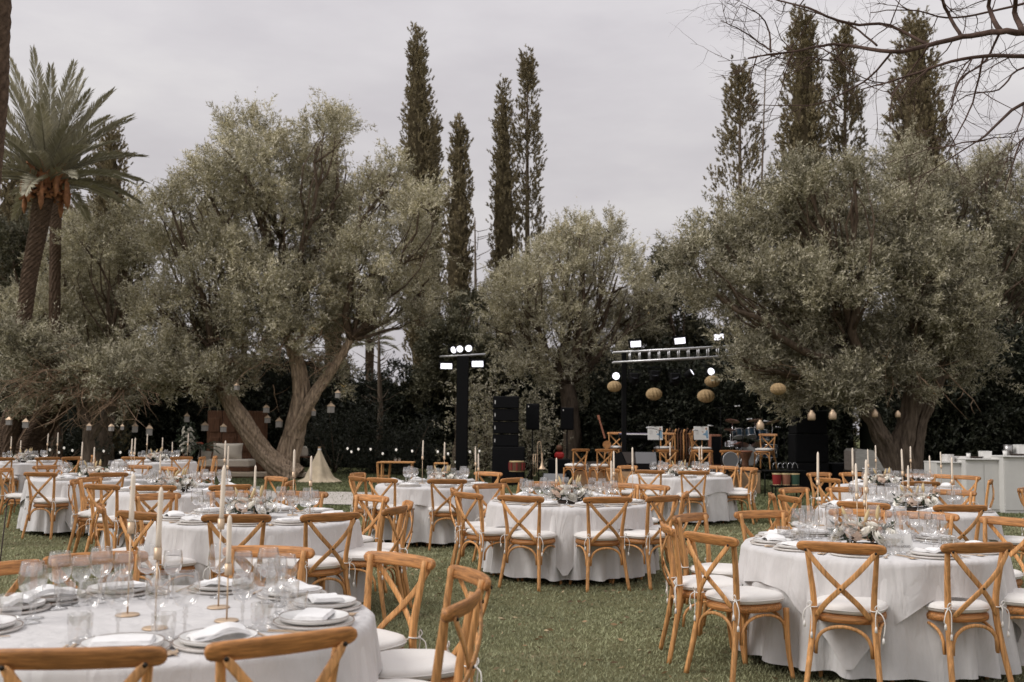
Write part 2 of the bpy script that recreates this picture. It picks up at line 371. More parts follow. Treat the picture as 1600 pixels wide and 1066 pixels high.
# ================================================================== SETTING: ground
def ground_mat():
    m = bpy.data.materials.new('lawn_soil'); m.use_nodes = True; t = m.node_tree; L = t.links; b = t.nodes['Principled BSDF']
    tc = N(t, 'ShaderNodeTexCoord')
    n1 = N(t, 'ShaderNodeTexNoise', i_Scale=1.1, i_Detail=6.0, i_Roughness=0.65); L.new(tc.outputs['Object'], n1.inputs['Vector'])
    n2 = N(t, 'ShaderNodeTexNoise', i_Scale=55.0, i_Detail=5.0, i_Roughness=0.75); L.new(tc.outputs['Object'], n2.inputs['Vector'])
    r1 = ramp(t, n1.outputs['Fac'], [(0.3, (0.16, 0.16, 0.09)), (0.55, (0.20, 0.195, 0.11)), (0.75, (0.28, 0.245, 0.155))])
    r2 = ramp(t, n2.outputs['Fac'], [(0.3, (0.55, 0.55, 0.55)), (0.7, (1.35, 1.3, 1.2))])
    mu = N(t, 'ShaderNodeMix', data_type='RGBA', blend_type='MULTIPLY'); mu.inputs['Factor'].default_value = 1
    L.new(r1.outputs[0], mu.inputs[6]); L.new(r2.outputs[0], mu.inputs[7]); sp = N(t, 'ShaderNodeSeparateXYZ'); L.new(tc.outputs['Object'], sp.inputs[0])
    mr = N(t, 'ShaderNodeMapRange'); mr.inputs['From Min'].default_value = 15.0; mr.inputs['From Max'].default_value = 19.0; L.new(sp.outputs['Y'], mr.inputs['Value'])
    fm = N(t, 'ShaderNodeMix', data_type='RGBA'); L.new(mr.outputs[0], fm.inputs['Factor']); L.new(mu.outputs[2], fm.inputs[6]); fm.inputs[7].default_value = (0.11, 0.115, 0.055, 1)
    L.new(fm.outputs[2], b.inputs['Base Color'])
    b.inputs['Roughness'].default_value = 1.0; b.inputs['Specular IOR Level'].default_value = 0.05
    bp = N(t, 'ShaderNodeBump'); bp.inputs['Strength'].default_value = 0.9; bp.inputs['Distance'].default_value = 0.03
    L.new(n2.outputs['Fac'], bp.inputs['Height']); L.new(bp.outputs[0], b.inputs['Normal'])
    return m
g = MB(); n = 30
g.add([(-300+600*i/n, -150+600*j/n, 0) for j in range(n+1) for i in range(n+1)],
      [(j*(n+1)+i, j*(n+1)+i+1, (j+1)*(n+1)+i+1, (j+1)*(n+1)+i) for j in range(n) for i in range(n)])
struct('ground', g.mesh('ground', ground_mat()), 'mown green lawn under the tables')
M_GRASS = leaf_mat('grass_blade', (0.30, 0.305, 0.175), (0.31, 0.315, 0.185), 0.45, 1.55, rough=0.7, transl=0.2, yellow=(0.42, 0.36, 0.24))
def grass(bands, gmat):
    P = []
    for (y0, y1, dens) in bands:
        ym = y1; xw = ym*0.52+0.6; area = 2*xw*(y1-y0); k = int(area*dens)
        p = np.stack([(rng.random(k)*2-1)*xw, y0+(y1-y0)*rng.random(k), np.zeros(k)], 1)
        p = p[np.abs(p[:, 0]) < p[:, 1]*0.53+0.5]
        P.append(p)
    P = np.concatenate(P); k = len(P)
    d = P[:, 1]
    h = (0.012+0.013*rng.random(k))*(1+np.clip((d-9)/14, 0, 0.9))
    wd = (0.0026+0.0016*rng.random(k))*(1+np.clip((d-5)/4, 0, 4.5))
    a = rng.random(k)*2*np.pi; lean = rng.normal(size=(k, 2))*0.6
    S = np.stack([np.cos(a), np.sin(a), np.zeros(k)], 1)*wd[:, None]
    T = P+np.stack([lean[:, 0]*h, lean[:, 1]*h, h], 1)
    V = np.stack([P-S, P+S, T], 1)
    f = 0.5+0.30*np.sin(P[:, 0]*1.3+1.1*np.sin(P[:, 1]*0.8))*np.sin(P[:, 1]*1.1+P[:, 0]*.4)
    f2 = np.sin(P[:, 0]*3.7+2*np.sin(P[:, 1]*2.3))*np.sin(P[:, 1]*4.1+1.5*np.sin(P[:, 0]*2.9)); tone = np.clip(f*0.5+f2*.14+rng.random(k)*0.48, 0, 1)
    return quadmesh('grass', V, gmat, tone, 3)
tag(link('grass', grass(((2.2, 6, 4400), (6, 9, 3000), (9, 13, 1300), (13, 17, 480)), M_GRASS)), 'short mown grass blades of the lawn', 'grass', kind='stuff')
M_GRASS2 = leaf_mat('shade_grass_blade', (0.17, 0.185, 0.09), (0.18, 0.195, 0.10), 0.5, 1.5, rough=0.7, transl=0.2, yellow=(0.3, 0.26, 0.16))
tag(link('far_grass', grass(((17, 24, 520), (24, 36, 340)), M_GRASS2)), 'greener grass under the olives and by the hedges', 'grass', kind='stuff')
def litter():
    k = 2600; y = 3.5+15*rng.random(k)**.8; x = (rng.random(k)*2-1)*(y*.52+.5)
    P = np.stack([x, y, .012+.012*rng.random(k)], 1); a = rng.random(k)*6.283
    D = np.stack([np.cos(a), np.sin(a), .25*rng.normal(size=k)], 1)
    return quadmesh('fallen_leaves', leaves(P, unit(D), .035+.03*rng.random(k), .007+.005*rng.random(k)), M_LITTER, rng.random(k)*.9)
M_LITTER = leaf_mat('dry_leaf', (0.26, 0.17, 0.09), (0.36, 0.28, 0.17), 0.4, 1.5)
tag(link('fallen_leaves', litter()), 'small dry olive leaves scattered over the lawn', 'leaves', kind='stuff')
# pale path crossing behind the tables
pm = mat('pale_path_gravel', (0.50, 0.46, 0.42), 0.95, noise=0.1, nscale=30, bump=0.4, bscale=150)
g = MB(); nn = 40
ys = [(20.1, 23.9)]
g.add([(-6.6+8.2*i/nn, yy+0.05*math.sin(i*1.7+yy), 0.03) for yy in (20.1, 22, 23.9) for i in range(nn+1)],
      [(j*(nn+1)+i, j*(nn+1)+i+1, (j+1)*(nn+1)+i+1, (j+1)*(nn+1)+i) for j in range(2) for i in range(nn)])
struct('path', g.mesh('path', pm), 'pale gravel path crossing the lawn behind the tables')

# ================================================================== TREES
def limb_path(a, b, sag, k=7, wob=0.12, rr=random):
    a = Vector(a); b = Vector(b); pts = []
    off = Vector((rr.uniform(-1, 1), rr.uniform(-1, 1), rr.uniform(-.3, .3)))*wob*(b-a).length
    for i in range(k):
        t = i/(k-1); p = a.lerp(b, t); p.z += -sag*4*t*(1-t); p += off*math.sin(math.pi*t)
        if 0 < i < k-1: p += Vector((rr.uniform(-1, 1), rr.uniform(-1, 1), rr.uniform(-1, 1)))*0.03*(b-a).length
        pts.append(p)
    return pts
def gnarl(pts, rad, n=72, seg=110, amp=0.34, twist=1.5, flare=0.22, lobes=5, seed=0):
    """gnarled trunk: ridged, twisted section along a smooth path. Returns verts, faces"""
    from mathutils import noise
    pts = [Vector(p) for p in pts]; m = len(pts)
    def samp(t):
        x = t*(m-1); i = min(int(x), m-2); f = x-i
        p0 = pts[max(i-1, 0)]; p1 = pts[i]; p2 = pts[i+1]; p3 = pts[min(i+2, m-1)]
        return 0.5*((2*p1)+(p2-p0)*f+(2*p0-5*p1+4*p2-p3)*f*f+(3*p1-p0-3*p2+p3)*f**3)
    V = []
    for s in range(seg+1):
        t = s/seg; p = samp(t); tg = (samp(min(1, t+.02))-samp(max(0, t-.02))).normalized()
        a = Vector((1, 0, 0)); a = (a-tg*a.dot(tg)).normalized(); b = tg.cross(a)
        x = t*(len(rad)-1); i = min(int(x), len(rad)-2); r = rad[i]+(rad[i+1]-rad[i])*(x-i)
        r *= 1+flare*max(0, 1-t*5)**2
        for k in range(n):
            q = 2*math.pi*k/n; tw = q+twist*t
            rid = math.sin(tw*lobes+1.3*math.sin(t*7+seed))*0.5+0.5*math.sin(tw*(lobes*2+1)+seed)
            nz_ = noise.noise((math.cos(q)*1.5+seed, math.sin(q)*1.5, t*6))
            fine = noise.noise((math.cos(q)*4.5+seed, math.sin(q)*4.5, t*9+rid*.6)); crk = -abs(math.sin(tw*lobes*1.7+2.2*noise.noise((q, t*8, seed))))**6
            rr = r*(1+amp*(0.45*rid+0.9*nz_+.42*fine+.30*crk))
            V.append(p+a*math.cos(q)*rr+b*math.sin(q)*rr)
    F = [(i*n+k, i*n+(k+1) % n, (i+1)*n+(k+1) % n, (i+1)*n+k) for i in range(seg) for k in range(n)]
    F.append(tuple(seg*n+k for k in range(n)))
    return V, F

def olive_tree(name, label, Y, lobes, trunks, forks, nleaf, lmat, bark, ll=0.104, lw=0.0150, group=None, depth=1.6, bare=0, up=0.42, cat='tree', holes=(), twiggy=1.0):
    """lobes in picture pixels at distance Y (centre x, y, radius) -> spheres in space with a depth spread"""
    s = 1600.0/Y
    base = Vector(trunks[0][0][0]); base.z = 0
    root = thing(name, label, cat, base, 0, group)
    inv = -base
    L3 = []
    for i, (x, y, r) in enumerate(lobes):
        c = atd(x, y, Y); rr = r/s
        dy = ((i*0.618) % 1.0-0.5)*2*depth*0.7
        L3.append((Vector((c.x*(Y+dy)/Y, Y+dy, H+(c.z-H)*(Y+dy)/Y)), rr))
    wsum = sum(r*r for _, r in L3)
    P_, D_, T_, C_ = [], [], [], []
    k = 13
    for (c, r) in L3:
        nt_ = int(nleaf*(r*r/wsum)/k)
        nsub = int(24*r*r+12)
        u = unit(rng.normal(size=(nsub, 3))+np.array([0, 0, .1])); u[:, 1] *= min(1.15, depth/max(r, .3)*0.9)
        fr = (0.12+0.50*rng.random((nsub, 1))**.7)
        bs = np.array(c)+u*fr*r
        md = unit(u*0.75+np.array([0, 0, up+.12])+rng.normal(size=(nsub, 3))*.32)
        Lb = (r*(.28+.40*rng.random(nsub))+.12)[:, None]
        which = rng.integers(0, nsub, nt_); tt = rng.random((nt_, 1))**.8
        wdt = (.07+.20*Lb[which])*np.sin(np.pi*np.clip(.12+.86*tt, 0, 1))**.8
        v = rng.normal(size=(nt_, 3))
        p = bs[which]+md[which]*Lb[which]*tt+v*wdt*.62
        p[:, 2] -= .10*(tt[:, 0]**2)*Lb[which][:, 0]*(rng.random(nsub)[which] > .55)
        d = unit(md[which]*.85+unit(v)*.5+np.array([0, 0, .15]))
        ct = rng.random(nsub)**1.2; P_.append(p); D_.append(d); T_.append(0.16+0.26*rng.random(nt_)); C_.append(ct[which])
        # long loose shoots on the outside
        ns = max(3, int(nt_*0.03))
        uu = unit(rng.normal(size=(ns, 3))+np.array([0, -0.1, .55]))
        p = np.array(c)+uu*r*(0.75+0.2*rng.random((ns, 1)))
        P_.append(p); D_.append(unit(uu*0.6+np.array([0, 0, .75])+rng.normal(size=(ns, 3))*.25)); T_.append(0.4+0.6*rng.random(ns)); C_.append(.5+.4*rng.random(ns))
    # long sprigs standing out of the crown make its outline ragged
        nsp = max(4, int(11*r*min(1.5, r)+5))
        for _ in range(nsp):
            uu = unit(rng.normal(size=3)+np.array([0, -.15, .5])); sd_ = unit(uu*.7+np.array([0, 0, .8])+rng.normal(size=3)*.4)
            L0 = .35+.65*rng.random(); q = 11; tt = np.sort(rng.random(q))[:, None]
            p = np.array(c)+uu*r*.72+sd_*L0*tt+np.array([0, 0, -.12])*tt**2+rng.normal(size=(q, 3))*.035
            P_.append(p); D_.append(unit(sd_+rng.normal(size=(q, 3))*.45)); T_.append(.16+.2*rng.random(q)); C_.append(np.full(q, .35+.6*rng.random()))
    P = np.concatenate(P_); D = np.concatenate(D_); T = np.concatenate(T_); C = np.concatenate(C_)
    keep = np.ones(len(P), bool)
    for (hx, hy, hr) in holes:
        c = atd(hx, hy, Y)
        px = P[:, 0]*Y/P[:, 1]; pz = H+(P[:, 2]-H)*Y/P[:, 1]
        keep &= ((px-c.x)**2+(pz-c.z)**2) > (hr/s)**2
    P, D, T, C = P[keep], D[keep], T[keep], C[keep]
    V, tone = twig_leaves(P, D, T, k, ll, lw)
    tone = np.clip(tone*.55+np.repeat(C, k)*.45, 0, 1)
    crown = link('crown', quadmesh('olive_crown', V-np.array(base), lmat, tone), root)
    tr = MB(); rr = random.Random(len(label)*7+int(Y))
    for j, (pts, rad) in enumerate(trunks):
        big = Y in (30.0, 24.0); V2, F2 = gnarl([Vector(p)+inv for p in pts], rad, seed=j*3.1+Y, n=64 if big else 28, seg=96 if big else 30)
        tr.add(V2, F2)
    # limbs from forks to the lobes, with side branches
    fk = [Vector(f) for f in forks]
    br = MB()
    for i, (c, r) in enumerate(L3):
        f = min(fk, key=lambda q: (q-c).length)
        dist = (c-f).length
        r0 = min(0.12, 0.03+0.022*dist)*rr.uniform(.8, 1.15)
        pts = limb_path(f, c+Vector((0, 0, r*.2)), 0.02*dist, 8, 0.10, rr)
        br.tube([p+inv for p in pts], [r0*(1-0.8*q/7) for q in range(8)], 7)
        for b in range(int(6*twiggy)+3):
            q = rr.randint(2, 7); p0 = pts[q]
            e = c+Vector((rr.uniform(-1, 1), rr.uniform(-1, 1), rr.uniform(-.5, 1)))*r*0.85
            pp = limb_path(p0, e, 0, 5, 0.16, rr); br.tube([v+inv for v in pp], [r0*.35, r0*.28, r0*.2, r0*.12, .006], 5)
    for b in range(bare):
        f = rr.choice(fk); c, r = rr.choice(L3)
        a = f.lerp(c, rr.uniform(.2, .7)); e = a+Vector((rr.uniform(-1.3, 1.3), rr.uniform(-1.2, -.1), rr.uniform(-1.3, .5)))
        pp = limb_path(a, e, 0, 6, 0.22, rr); br.tube([v+inv for v in pp], [.016, .014, .011, .009, .006, .003], 4, mi=1)
        for _ in range(3):
            p0 = pp[rr.randint(1, 4)]; e2 = p0+Vector((rr.uniform(-.5, .5), rr.uniform(-.4, .2), rr.uniform(-.5, .4)))
            p2 = limb_path(p0, e2, 0, 4, 0.2, rr); br.tube([v+inv for v in p2], [.007, .006, .004, .002], 4, mi=1)
    trunk = link('trunk', tr.mesh('olive_trunk', bark), root)
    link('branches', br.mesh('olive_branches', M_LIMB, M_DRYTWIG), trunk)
    return root

def G(px, Y, z=0.0):
    """ground point under a picture column at distance Y"""
    return Vector((ray(px, 669).x*Y/ray(px, 669).y, Y, z))

# --- big twin-trunk olive by the sofa
Y1 = 30.0
t1 = [atd(462, 752, Y1), atd(440, 735, Y1), atd(408, 700, Y1), atd(375, 655, Y1), atd(352, 610, Y1), atd(345, 560, Y1)]
t2 = [atd(440, 750, Y1+.3), atd(447, 722, Y1+.3), atd(460, 670, Y1+.3), atd(470, 610, Y1+.2), atd(462, 560, Y1+.2), atd(448, 520, Y1)]
t3 = [atd(458, 680, Y1+.2), atd(482, 632, Y1), atd(503, 600, Y1), atd(528, 565, Y1-.1), atd(548, 530, Y1-.2)]
for t_ in (t1, t2): t_[0].z = -0.05
olive_tree('olive_tree', 'large twin-trunk olive tree with silvery crown beside the cream sofa', Y1,
    [(268, 335, 38), (262, 400, 50), (335, 300, 52), (325, 370, 62), (400, 225, 46), (385, 285, 60), (470, 275, 62), (507, 215, 38), (532, 200, 22), (430, 365, 85),
     (345, 440, 75), (520, 355, 72), (590, 320, 48), (655, 330, 40), (640, 395, 48), (570, 425, 66), (660, 455, 38), (480, 460, 78), (405, 480, 75), (300, 510, 66),
     (240, 490, 48), (555, 500, 34), (655, 505, 28), (250, 565, 48), (345, 545, 50), (240, 610, 26), (300, 590, 34), (520, 590, 28), (610, 275, 24), (362, 205, 24), (400, 545, 42), (450, 530, 36), (300, 565, 52), (352, 590, 38), (205, 590, 36), (500, 525, 32), (590, 500, 26), (545, 505, 32), (592, 468, 36)],
    [(t1, [.36, .31, .28, .24, .2, .15]), (t2, [.36, .32, .28, .24, .19, .13]), (t3, [.18, .17, .15, .12, .09])],
    [t1[5], t2[5], t3[4], t1[4], t2[4]], 290000, M_OLIVE, M_OBARK, bare=95, depth=2.4, holes=[(582, 530, 22), (588, 565, 22)])
# --- olives on the left
Y2 = 35.0
tb = G(165, Y2)
olive_tree('olive_tree', 'silvery olive tree behind the thick palm trunk', Y2,
    [(150, 395, 50), (95, 430, 50), (200, 370, 40), (130, 470, 66), (205, 440, 50), (70, 500, 50), (180, 530, 60), (215, 400, 35), (120, 370, 34), (225, 345, 22), (20, 500, 50)],
    [([tb, tb+Vector((0, 0, 1.5)), tb+Vector((.2, 0, 3))], [.3, .25, .2])], [tb+Vector((.2, 0, 3))], 75000, M_OLIVE, M_BARK2, depth=2.0, group=None)
Y3 = 27.0
tc_ = G(138, Y3)
k0 = [tc_+Vector((0, 0, -.05)), tc_+Vector((.04, 0, .8)), tc_+Vector((-.02, 0, 1.4)), atd(128, 630, Y3), atd(120, 590, Y3)]
k1 = [tc_+Vector((0, 0, 1.1)), atd(156, 665, Y3), atd(172, 640, Y3), atd(182, 612, Y3)]
olive_tree('olive_tree', 'small forked olive with dry brown twigs beside the leaning palm stumps', Y3,
    [(20, 550, 36), (85, 560, 36), (145, 580, 34), (30, 600, 38), (100, 612, 32), (188, 600, 34), (60, 640, 22), (215, 580, 28), (150, 628, 18), (0, 625, 26), (55, 565, 30)],
    [(k0, [.2, .15, .13, .1, .08]), (k1, [.1, .09, .08, .06])], [k0[4], k1[3]], 34000, M_OLIVE_D, M_BARK2, bare=130, depth=1.3)
# --- centre olive behind the speakers
Y4 = 34.0
td = G(890, Y4)
olive_tree('olive_tree', 'round grey-green olive tree behind the speaker stack', Y4,
    [(820, 465, 52), (785, 515, 40), (880, 430, 62), (935, 400, 46), (885, 385, 34), (965, 440, 46), (990, 500, 46), (860, 520, 70), (930, 515, 66), (1015, 470, 34),
     (825, 580, 42), (890, 590, 48), (945, 565, 44), (905, 372, 22), (955, 370, 18), (780, 470, 30), (850, 400, 26)],
    [([td, td+Vector((.1, 0, 1.5)), td+Vector((-.1, 0, 3))], [.35, .28, .24])], [td+Vector((-.1, 0, 3))], 95000, M_OLIVE, M_BARK2, depth=2.0)
# --- right olives
Y5 = 24.0
te = G(1400, Y5+.4)
r1_ = [te+Vector((.15, 0, -.05)), atd(1408, 700, Y5+.4), atd(1418, 660, Y5+.4), atd(1425, 620, Y5+.4), atd(1430, 570, Y5+.4)]
r2_ = [te+Vector((-.1, 0, -.05)), atd(1385, 705, Y5+.3), atd(1368, 665, Y5+.2), atd(1352, 630, Y5+.1), atd(1340, 590, Y5)]
r3_ = [te+Vector((.3, 0, .3)), atd(1435, 670, Y5+.6), atd(1452, 630, Y5+.6), atd(1470, 590, Y5+.7)]
olive_tree('olive_tree', 'broad dark olive tree hung with lanterns right of the stage', Y5,
    [(1085, 425, 44), (1128, 380, 44), (1125, 468, 46), (1185, 395, 62), (1222, 325, 44), (1262, 295, 40), (1292, 355, 60), (1220, 470, 72), (1205, 540, 50), (1250, 575, 52),
     (1300, 465, 76), (1328, 550, 70), (1190, 592, 34), (1335, 290, 26), (1385, 370, 66), (1435, 440, 74), (1432, 540, 70), (1400, 590, 52), (1300, 612, 34), (1480, 500, 50),
     (1345, 420, 50), (1240, 620, 24), (1440, 350, 36), (1330, 602, 36), (1215, 622, 26), (1272, 628, 26), (1165, 572, 28), (1488, 545, 42), (1515, 500, 40), (1530, 575, 32), (1500, 420, 44)],
    [(r1_, [.31, .26, .23, .2, .15]), (r2_, [.28, .22, .18, .15, .12]), (r3_, [.2, .17, .14, .11])], [r1_[4], r2_[4], r3_[3]],
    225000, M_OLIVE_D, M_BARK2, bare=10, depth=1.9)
Y6 = 31.0
tf = G(1535, Y6)
olive_tree('olive_tree', 'olive tree rising behind the white buffet counters', Y6,
    [(1400, 285, 44), (1425, 245, 24), (1470, 310, 46), (1505, 320, 52), (1560, 300, 52), (1605, 345, 60), (1510, 400, 70), (1590, 425, 70), (1540, 500, 72), (1600, 580, 46), (1480, 450, 50), (1610, 520, 60), (1495, 575, 44), (1570, 585, 44), (1650, 400, 60), (1545, 265, 22)],
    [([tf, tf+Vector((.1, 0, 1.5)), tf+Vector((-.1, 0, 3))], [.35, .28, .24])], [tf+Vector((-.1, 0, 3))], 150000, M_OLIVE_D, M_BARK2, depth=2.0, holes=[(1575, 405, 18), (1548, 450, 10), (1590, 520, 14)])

for (lb, Yd, pxd, lobes_) in (('dark evergreen tree filling the gap beside the light tower', 38, 715, [(722, 545, 44), (700, 600, 42), (748, 602, 38), (668, 625, 34), (738, 488, 28), (690, 540, 30), (760, 560, 30)]),
                             ('dark evergreen tree between the centre olive and the stage olive', 37, 1050, [(1040, 440, 36), (1050, 500, 48), (1010, 545, 42), (1085, 550, 44), (1120, 600, 40), (1030, 590, 34)]),
                             ('dark evergreen tree at the right behind the buffet', 37, 1570, [(1560, 460, 50), (1600, 520, 56), (1520, 560, 46), (1610, 420, 50), (1570, 600, 40)]),
                             ('dark evergreen tree deep behind the palm trunks', 39, 60, [(20, 400, 50), (60, 450, 56), (10, 500, 56), (110, 480, 46), (150, 540, 50), (50, 560, 50)])):
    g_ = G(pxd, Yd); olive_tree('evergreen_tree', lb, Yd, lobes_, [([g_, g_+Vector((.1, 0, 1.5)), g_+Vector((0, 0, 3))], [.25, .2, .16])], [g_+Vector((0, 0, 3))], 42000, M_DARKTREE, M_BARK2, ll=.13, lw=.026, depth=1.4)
# --- cypresses
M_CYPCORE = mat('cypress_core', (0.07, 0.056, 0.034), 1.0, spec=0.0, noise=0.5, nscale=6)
def cypress(label, Y, xc, ytop, hw, nleaf, ragged=0.2, gaps=0.0, low=660, lean=0.0, group='tall cypress trees'):
    s = 1600.0/Y
    top = atd(xc, ytop, Y); base = G(xc+lean, Y); ht = top.z; w = hw/s
    root = thing('cypress_tree', label, 'tree', base, 0, group)
    ncl = int(90+ht*34*min(1.5, max(.8, w)))
    t = rng.random(ncl)**0.9
    z = 0.6+t*(ht-1.15)
    prof = np.minimum(1.0, ((1-t)*3.2)**0.62+0.04)*(0.72+0.28*np.sin(np.clip(t*2.2, 0, 1)*1.57))
    a = rng.random(ncl)*2*np.pi
    rr = w*prof*(0.50+0.36*rng.random(ncl)+ragged*.8*rng.random(ncl)**3)
    cx = (top.x-base.x)*(z/ht)
    C = np.stack([cx+np.cos(a)*rr, np.sin(a)*rr, z], 1)
    keepc = rng.random(ncl) > gaps
    # whole missing bunches make the see-through gaps
    C = C[keepc]; a = a[keepc]; ncl = len(C)
    k = 11; nt_ = nleaf//k
    wh = rng.integers(0, ncl, nt_); tt = rng.random((nt_, 1))
    out = np.stack([np.cos(a), np.sin(a), np.zeros(ncl)], 1)
    md = unit(out*(.16+.25*ragged)+np.array([0, 0, 1.0])+rng.normal(size=(ncl, 3))*.10)
    Lb = (.45+.65*rng.random(ncl))[:, None]*min(1.2, .6+.6*w)
    wd = (.055+.13*min(1, w)*Lb[wh])*np.sin(np.pi*np.clip(.15+.83*tt, 0, 1))
    v = rng.normal(size=(nt_, 3))
    P = C[wh]+md[wh]*Lb[wh]*(tt-.35)+v*wd*.7
    D = unit(md[wh]*.95+unit(v)*.35+out[wh]*.15)
    V, tone = twig_leaves(P, D, 0.12+0.12*rng.random(nt_), k, 0.11, 0.031, 0.5)
    tone = np.clip(tone*.6+.4*np.repeat(rng.random(ncl)[wh], k), 0, 1)
    crown = link('crown', quadmesh('cypress_crown', V, M_CYP, tone), root)
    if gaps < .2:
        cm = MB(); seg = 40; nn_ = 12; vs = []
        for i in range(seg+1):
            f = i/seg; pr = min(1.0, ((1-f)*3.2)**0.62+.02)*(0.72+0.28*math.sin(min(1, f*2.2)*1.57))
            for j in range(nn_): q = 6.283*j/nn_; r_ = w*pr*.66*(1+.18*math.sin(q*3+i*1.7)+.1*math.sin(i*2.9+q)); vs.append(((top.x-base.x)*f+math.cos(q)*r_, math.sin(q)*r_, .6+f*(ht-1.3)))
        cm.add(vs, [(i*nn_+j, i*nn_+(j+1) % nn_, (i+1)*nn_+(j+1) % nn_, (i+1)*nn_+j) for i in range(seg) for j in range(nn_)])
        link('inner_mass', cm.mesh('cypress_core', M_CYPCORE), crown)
    tr = MB(); tp = [(0, 0, -.05), (cx.mean()*.3, 0, ht*.3), ((top.x-base.x)*.6, 0, ht*.6), ((top.x-base.x)*.95, 0, ht*.95)]
    tr.tube(tp, [.22, .16, .10, .03], 8)
    rr2 = random.Random(int(xc))
    for _ in range(30):
        zz = rr2.uniform(.25, .95)*ht; q = rr2.uniform(0, 6.28); l = w*rr2.uniform(.5, 1.0)
        x0 = (top.x-base.x)*zz/ht
        tr.tube([(x0, 0, zz), (x0+math.cos(q)*l*.6, math.sin(q)*l*.6, zz+l*.5), (x0+math.cos(q)*l*.8, math.sin(q)*l*.8, zz+l*1.2)], [.04, .025, .01], 4)
    link('trunk', tr.mesh('cypress_trunk', M_BARK2), root)
    return root
cypress('tallest dense cypress rising behind the large twin-trunk olive', 44, 651, 40, 30, 44268, .12, lean=14)
cypress('shorter cypress pressed against the tallest one', 46, 679, 172, 15, 14756, .2)
cypress('slim dense cypress between the tallest one and the bare pole', 43, 717, 178, 23, 27404, .15)
cypress('dense cypress of the pair behind the centre olive', 47, 787, 124, 21, 25296, .22, 0.07)
cypress('taller sparse cypress of the pair behind the centre olive', 48, 824, 76, 25, 42687, .35, 0.25)
cypress('thin ragged yellowing cypress left of the group above the stage', 42, 1156, 98, 34, 32015, .7, 0.27)
cypress('ragged tall cypress with forked lower crown above the stage', 40, 1255, 12, 33, 55493, .7, 0.17)
cypress('twin-tipped open cypress beneath the bare branches', 41, 1320, 36, 27, 40552, .7, 0.23)
cypress('broad dark cypress crossed by the bare branches', 39, 1432, 20, 46, 54070, .5, 0.11)
cypress('cypress tip showing behind the large twin-trunk olive crown', 46, 522, 190, 20, 12648, .2)
cypress('dark conical cypress beside the palm crown', 37, 172, 196, 42, 27404, .6, 0.09)
cypress('low dark cypress behind the palm trunk', 40, 20, 255, 46, 27404, .6, 0.06)
cypress('dark cypress between the palm and the conical one', 41, 118, 300, 34, 18972, .6, 0.06)
# bare snag and pole
def bare_tree(label, Y, xc, ytop, w0=.09):
    top = atd(xc, ytop, Y); b = G(xc, Y); root = thing('bare_tree', label, 'tree', b)
    m_ = MB(); m_.tube([(0, 0, -.05), (.05, 0, top.z*.4), (-.04, 0, top.z*.7), (top.x-b.x, 0, top.z)], [w0*1.6, w0*1.1, w0*.7, .02], 7)
    rr = random.Random(int(xc))
    for _ in range(26):
        z = rr.uniform(.35, .95)*top.z; q = rr.uniform(0, 6.28); l = rr.uniform(.4, 1.2)
        m_.tube([(0, 0, z), (math.cos(q)*l*.5, math.sin(q)*l*.5, z+l*.15), (math.cos(q)*l, math.sin(q)*l, z+l*.45)], [.02, .014, .006], 4)
    link('trunk', m_.mesh('bare_trunk', M_BARK2), root)
bare_tree('thin bare pole-like tree next to the slim cypress', 42, 742, 340)
bare_tree('leafless snag beside the yellowing cypress', 40, 1196, 108, .06)
bare_tree('slender bare trunk under the gap in the large olive', 36, 592, 505)

# --- palms
def frond(L, droop, seed, wide=0.42, nl=54, thick=0.022):
    rr = np.random.default_rng(seed); pts = []
    t = np.linspace(0, 1, 14)
    x = L*(t-0.12*droop*t**2); z = -droop*L*0.55*t**2.3
    rach = np.stack([x, 0*t, z], 1)
    tt = np.linspace(.13, 1, nl)
    px = np.interp(tt, t, x); pz = np.interp(tt, t, z)
    P = np.stack([px, 0*px, pz], 1)
    tg = unit(np.gradient(P, axis=0))
    V = []; tone = []
    for sgn in (-1, 1):
        ang = 0.95-0.55*tt+rr.normal(size=nl)*.06
        ln = wide*(0.55+0.75*np.sin(np.pi*np.clip(tt*.93+.05, 0, 1)))*(1+rr.normal(size=nl)*.05)
        d = tg*np.cos(ang)[:, None]+np.array([0, sgn, .0])*np.sin(ang)[:, None]*0.8+np.array([0, 0, .42])*np.sin(ang)[:, None]
        d = unit(d+rr.normal(size=(nl, 3))*.05)
        up = np.cross(d, tg); S = unit(np.cross(up, d))
        wv = thick*(0.7+.5*rr.random(nl))[:, None]
        mid = P+d*ln[:, None]*.5
        V.append(np.stack([P, mid+S*wv, P+d*ln[:, None]+np.array([0, 0, -.03]), mid-S*wv], 1)); tone.append(rr.random(nl))
    return rach, np.concatenate(V), np.concatenate(tone)
def rotm(az, el):
    ca, sa, ce, se = math.cos(az), math.sin(az), math.cos(el), math.sin(el)
    return np.array([[ca*ce, -sa, -ca*se], [sa*ce, ca, -sa*se], [se, 0, ce]])
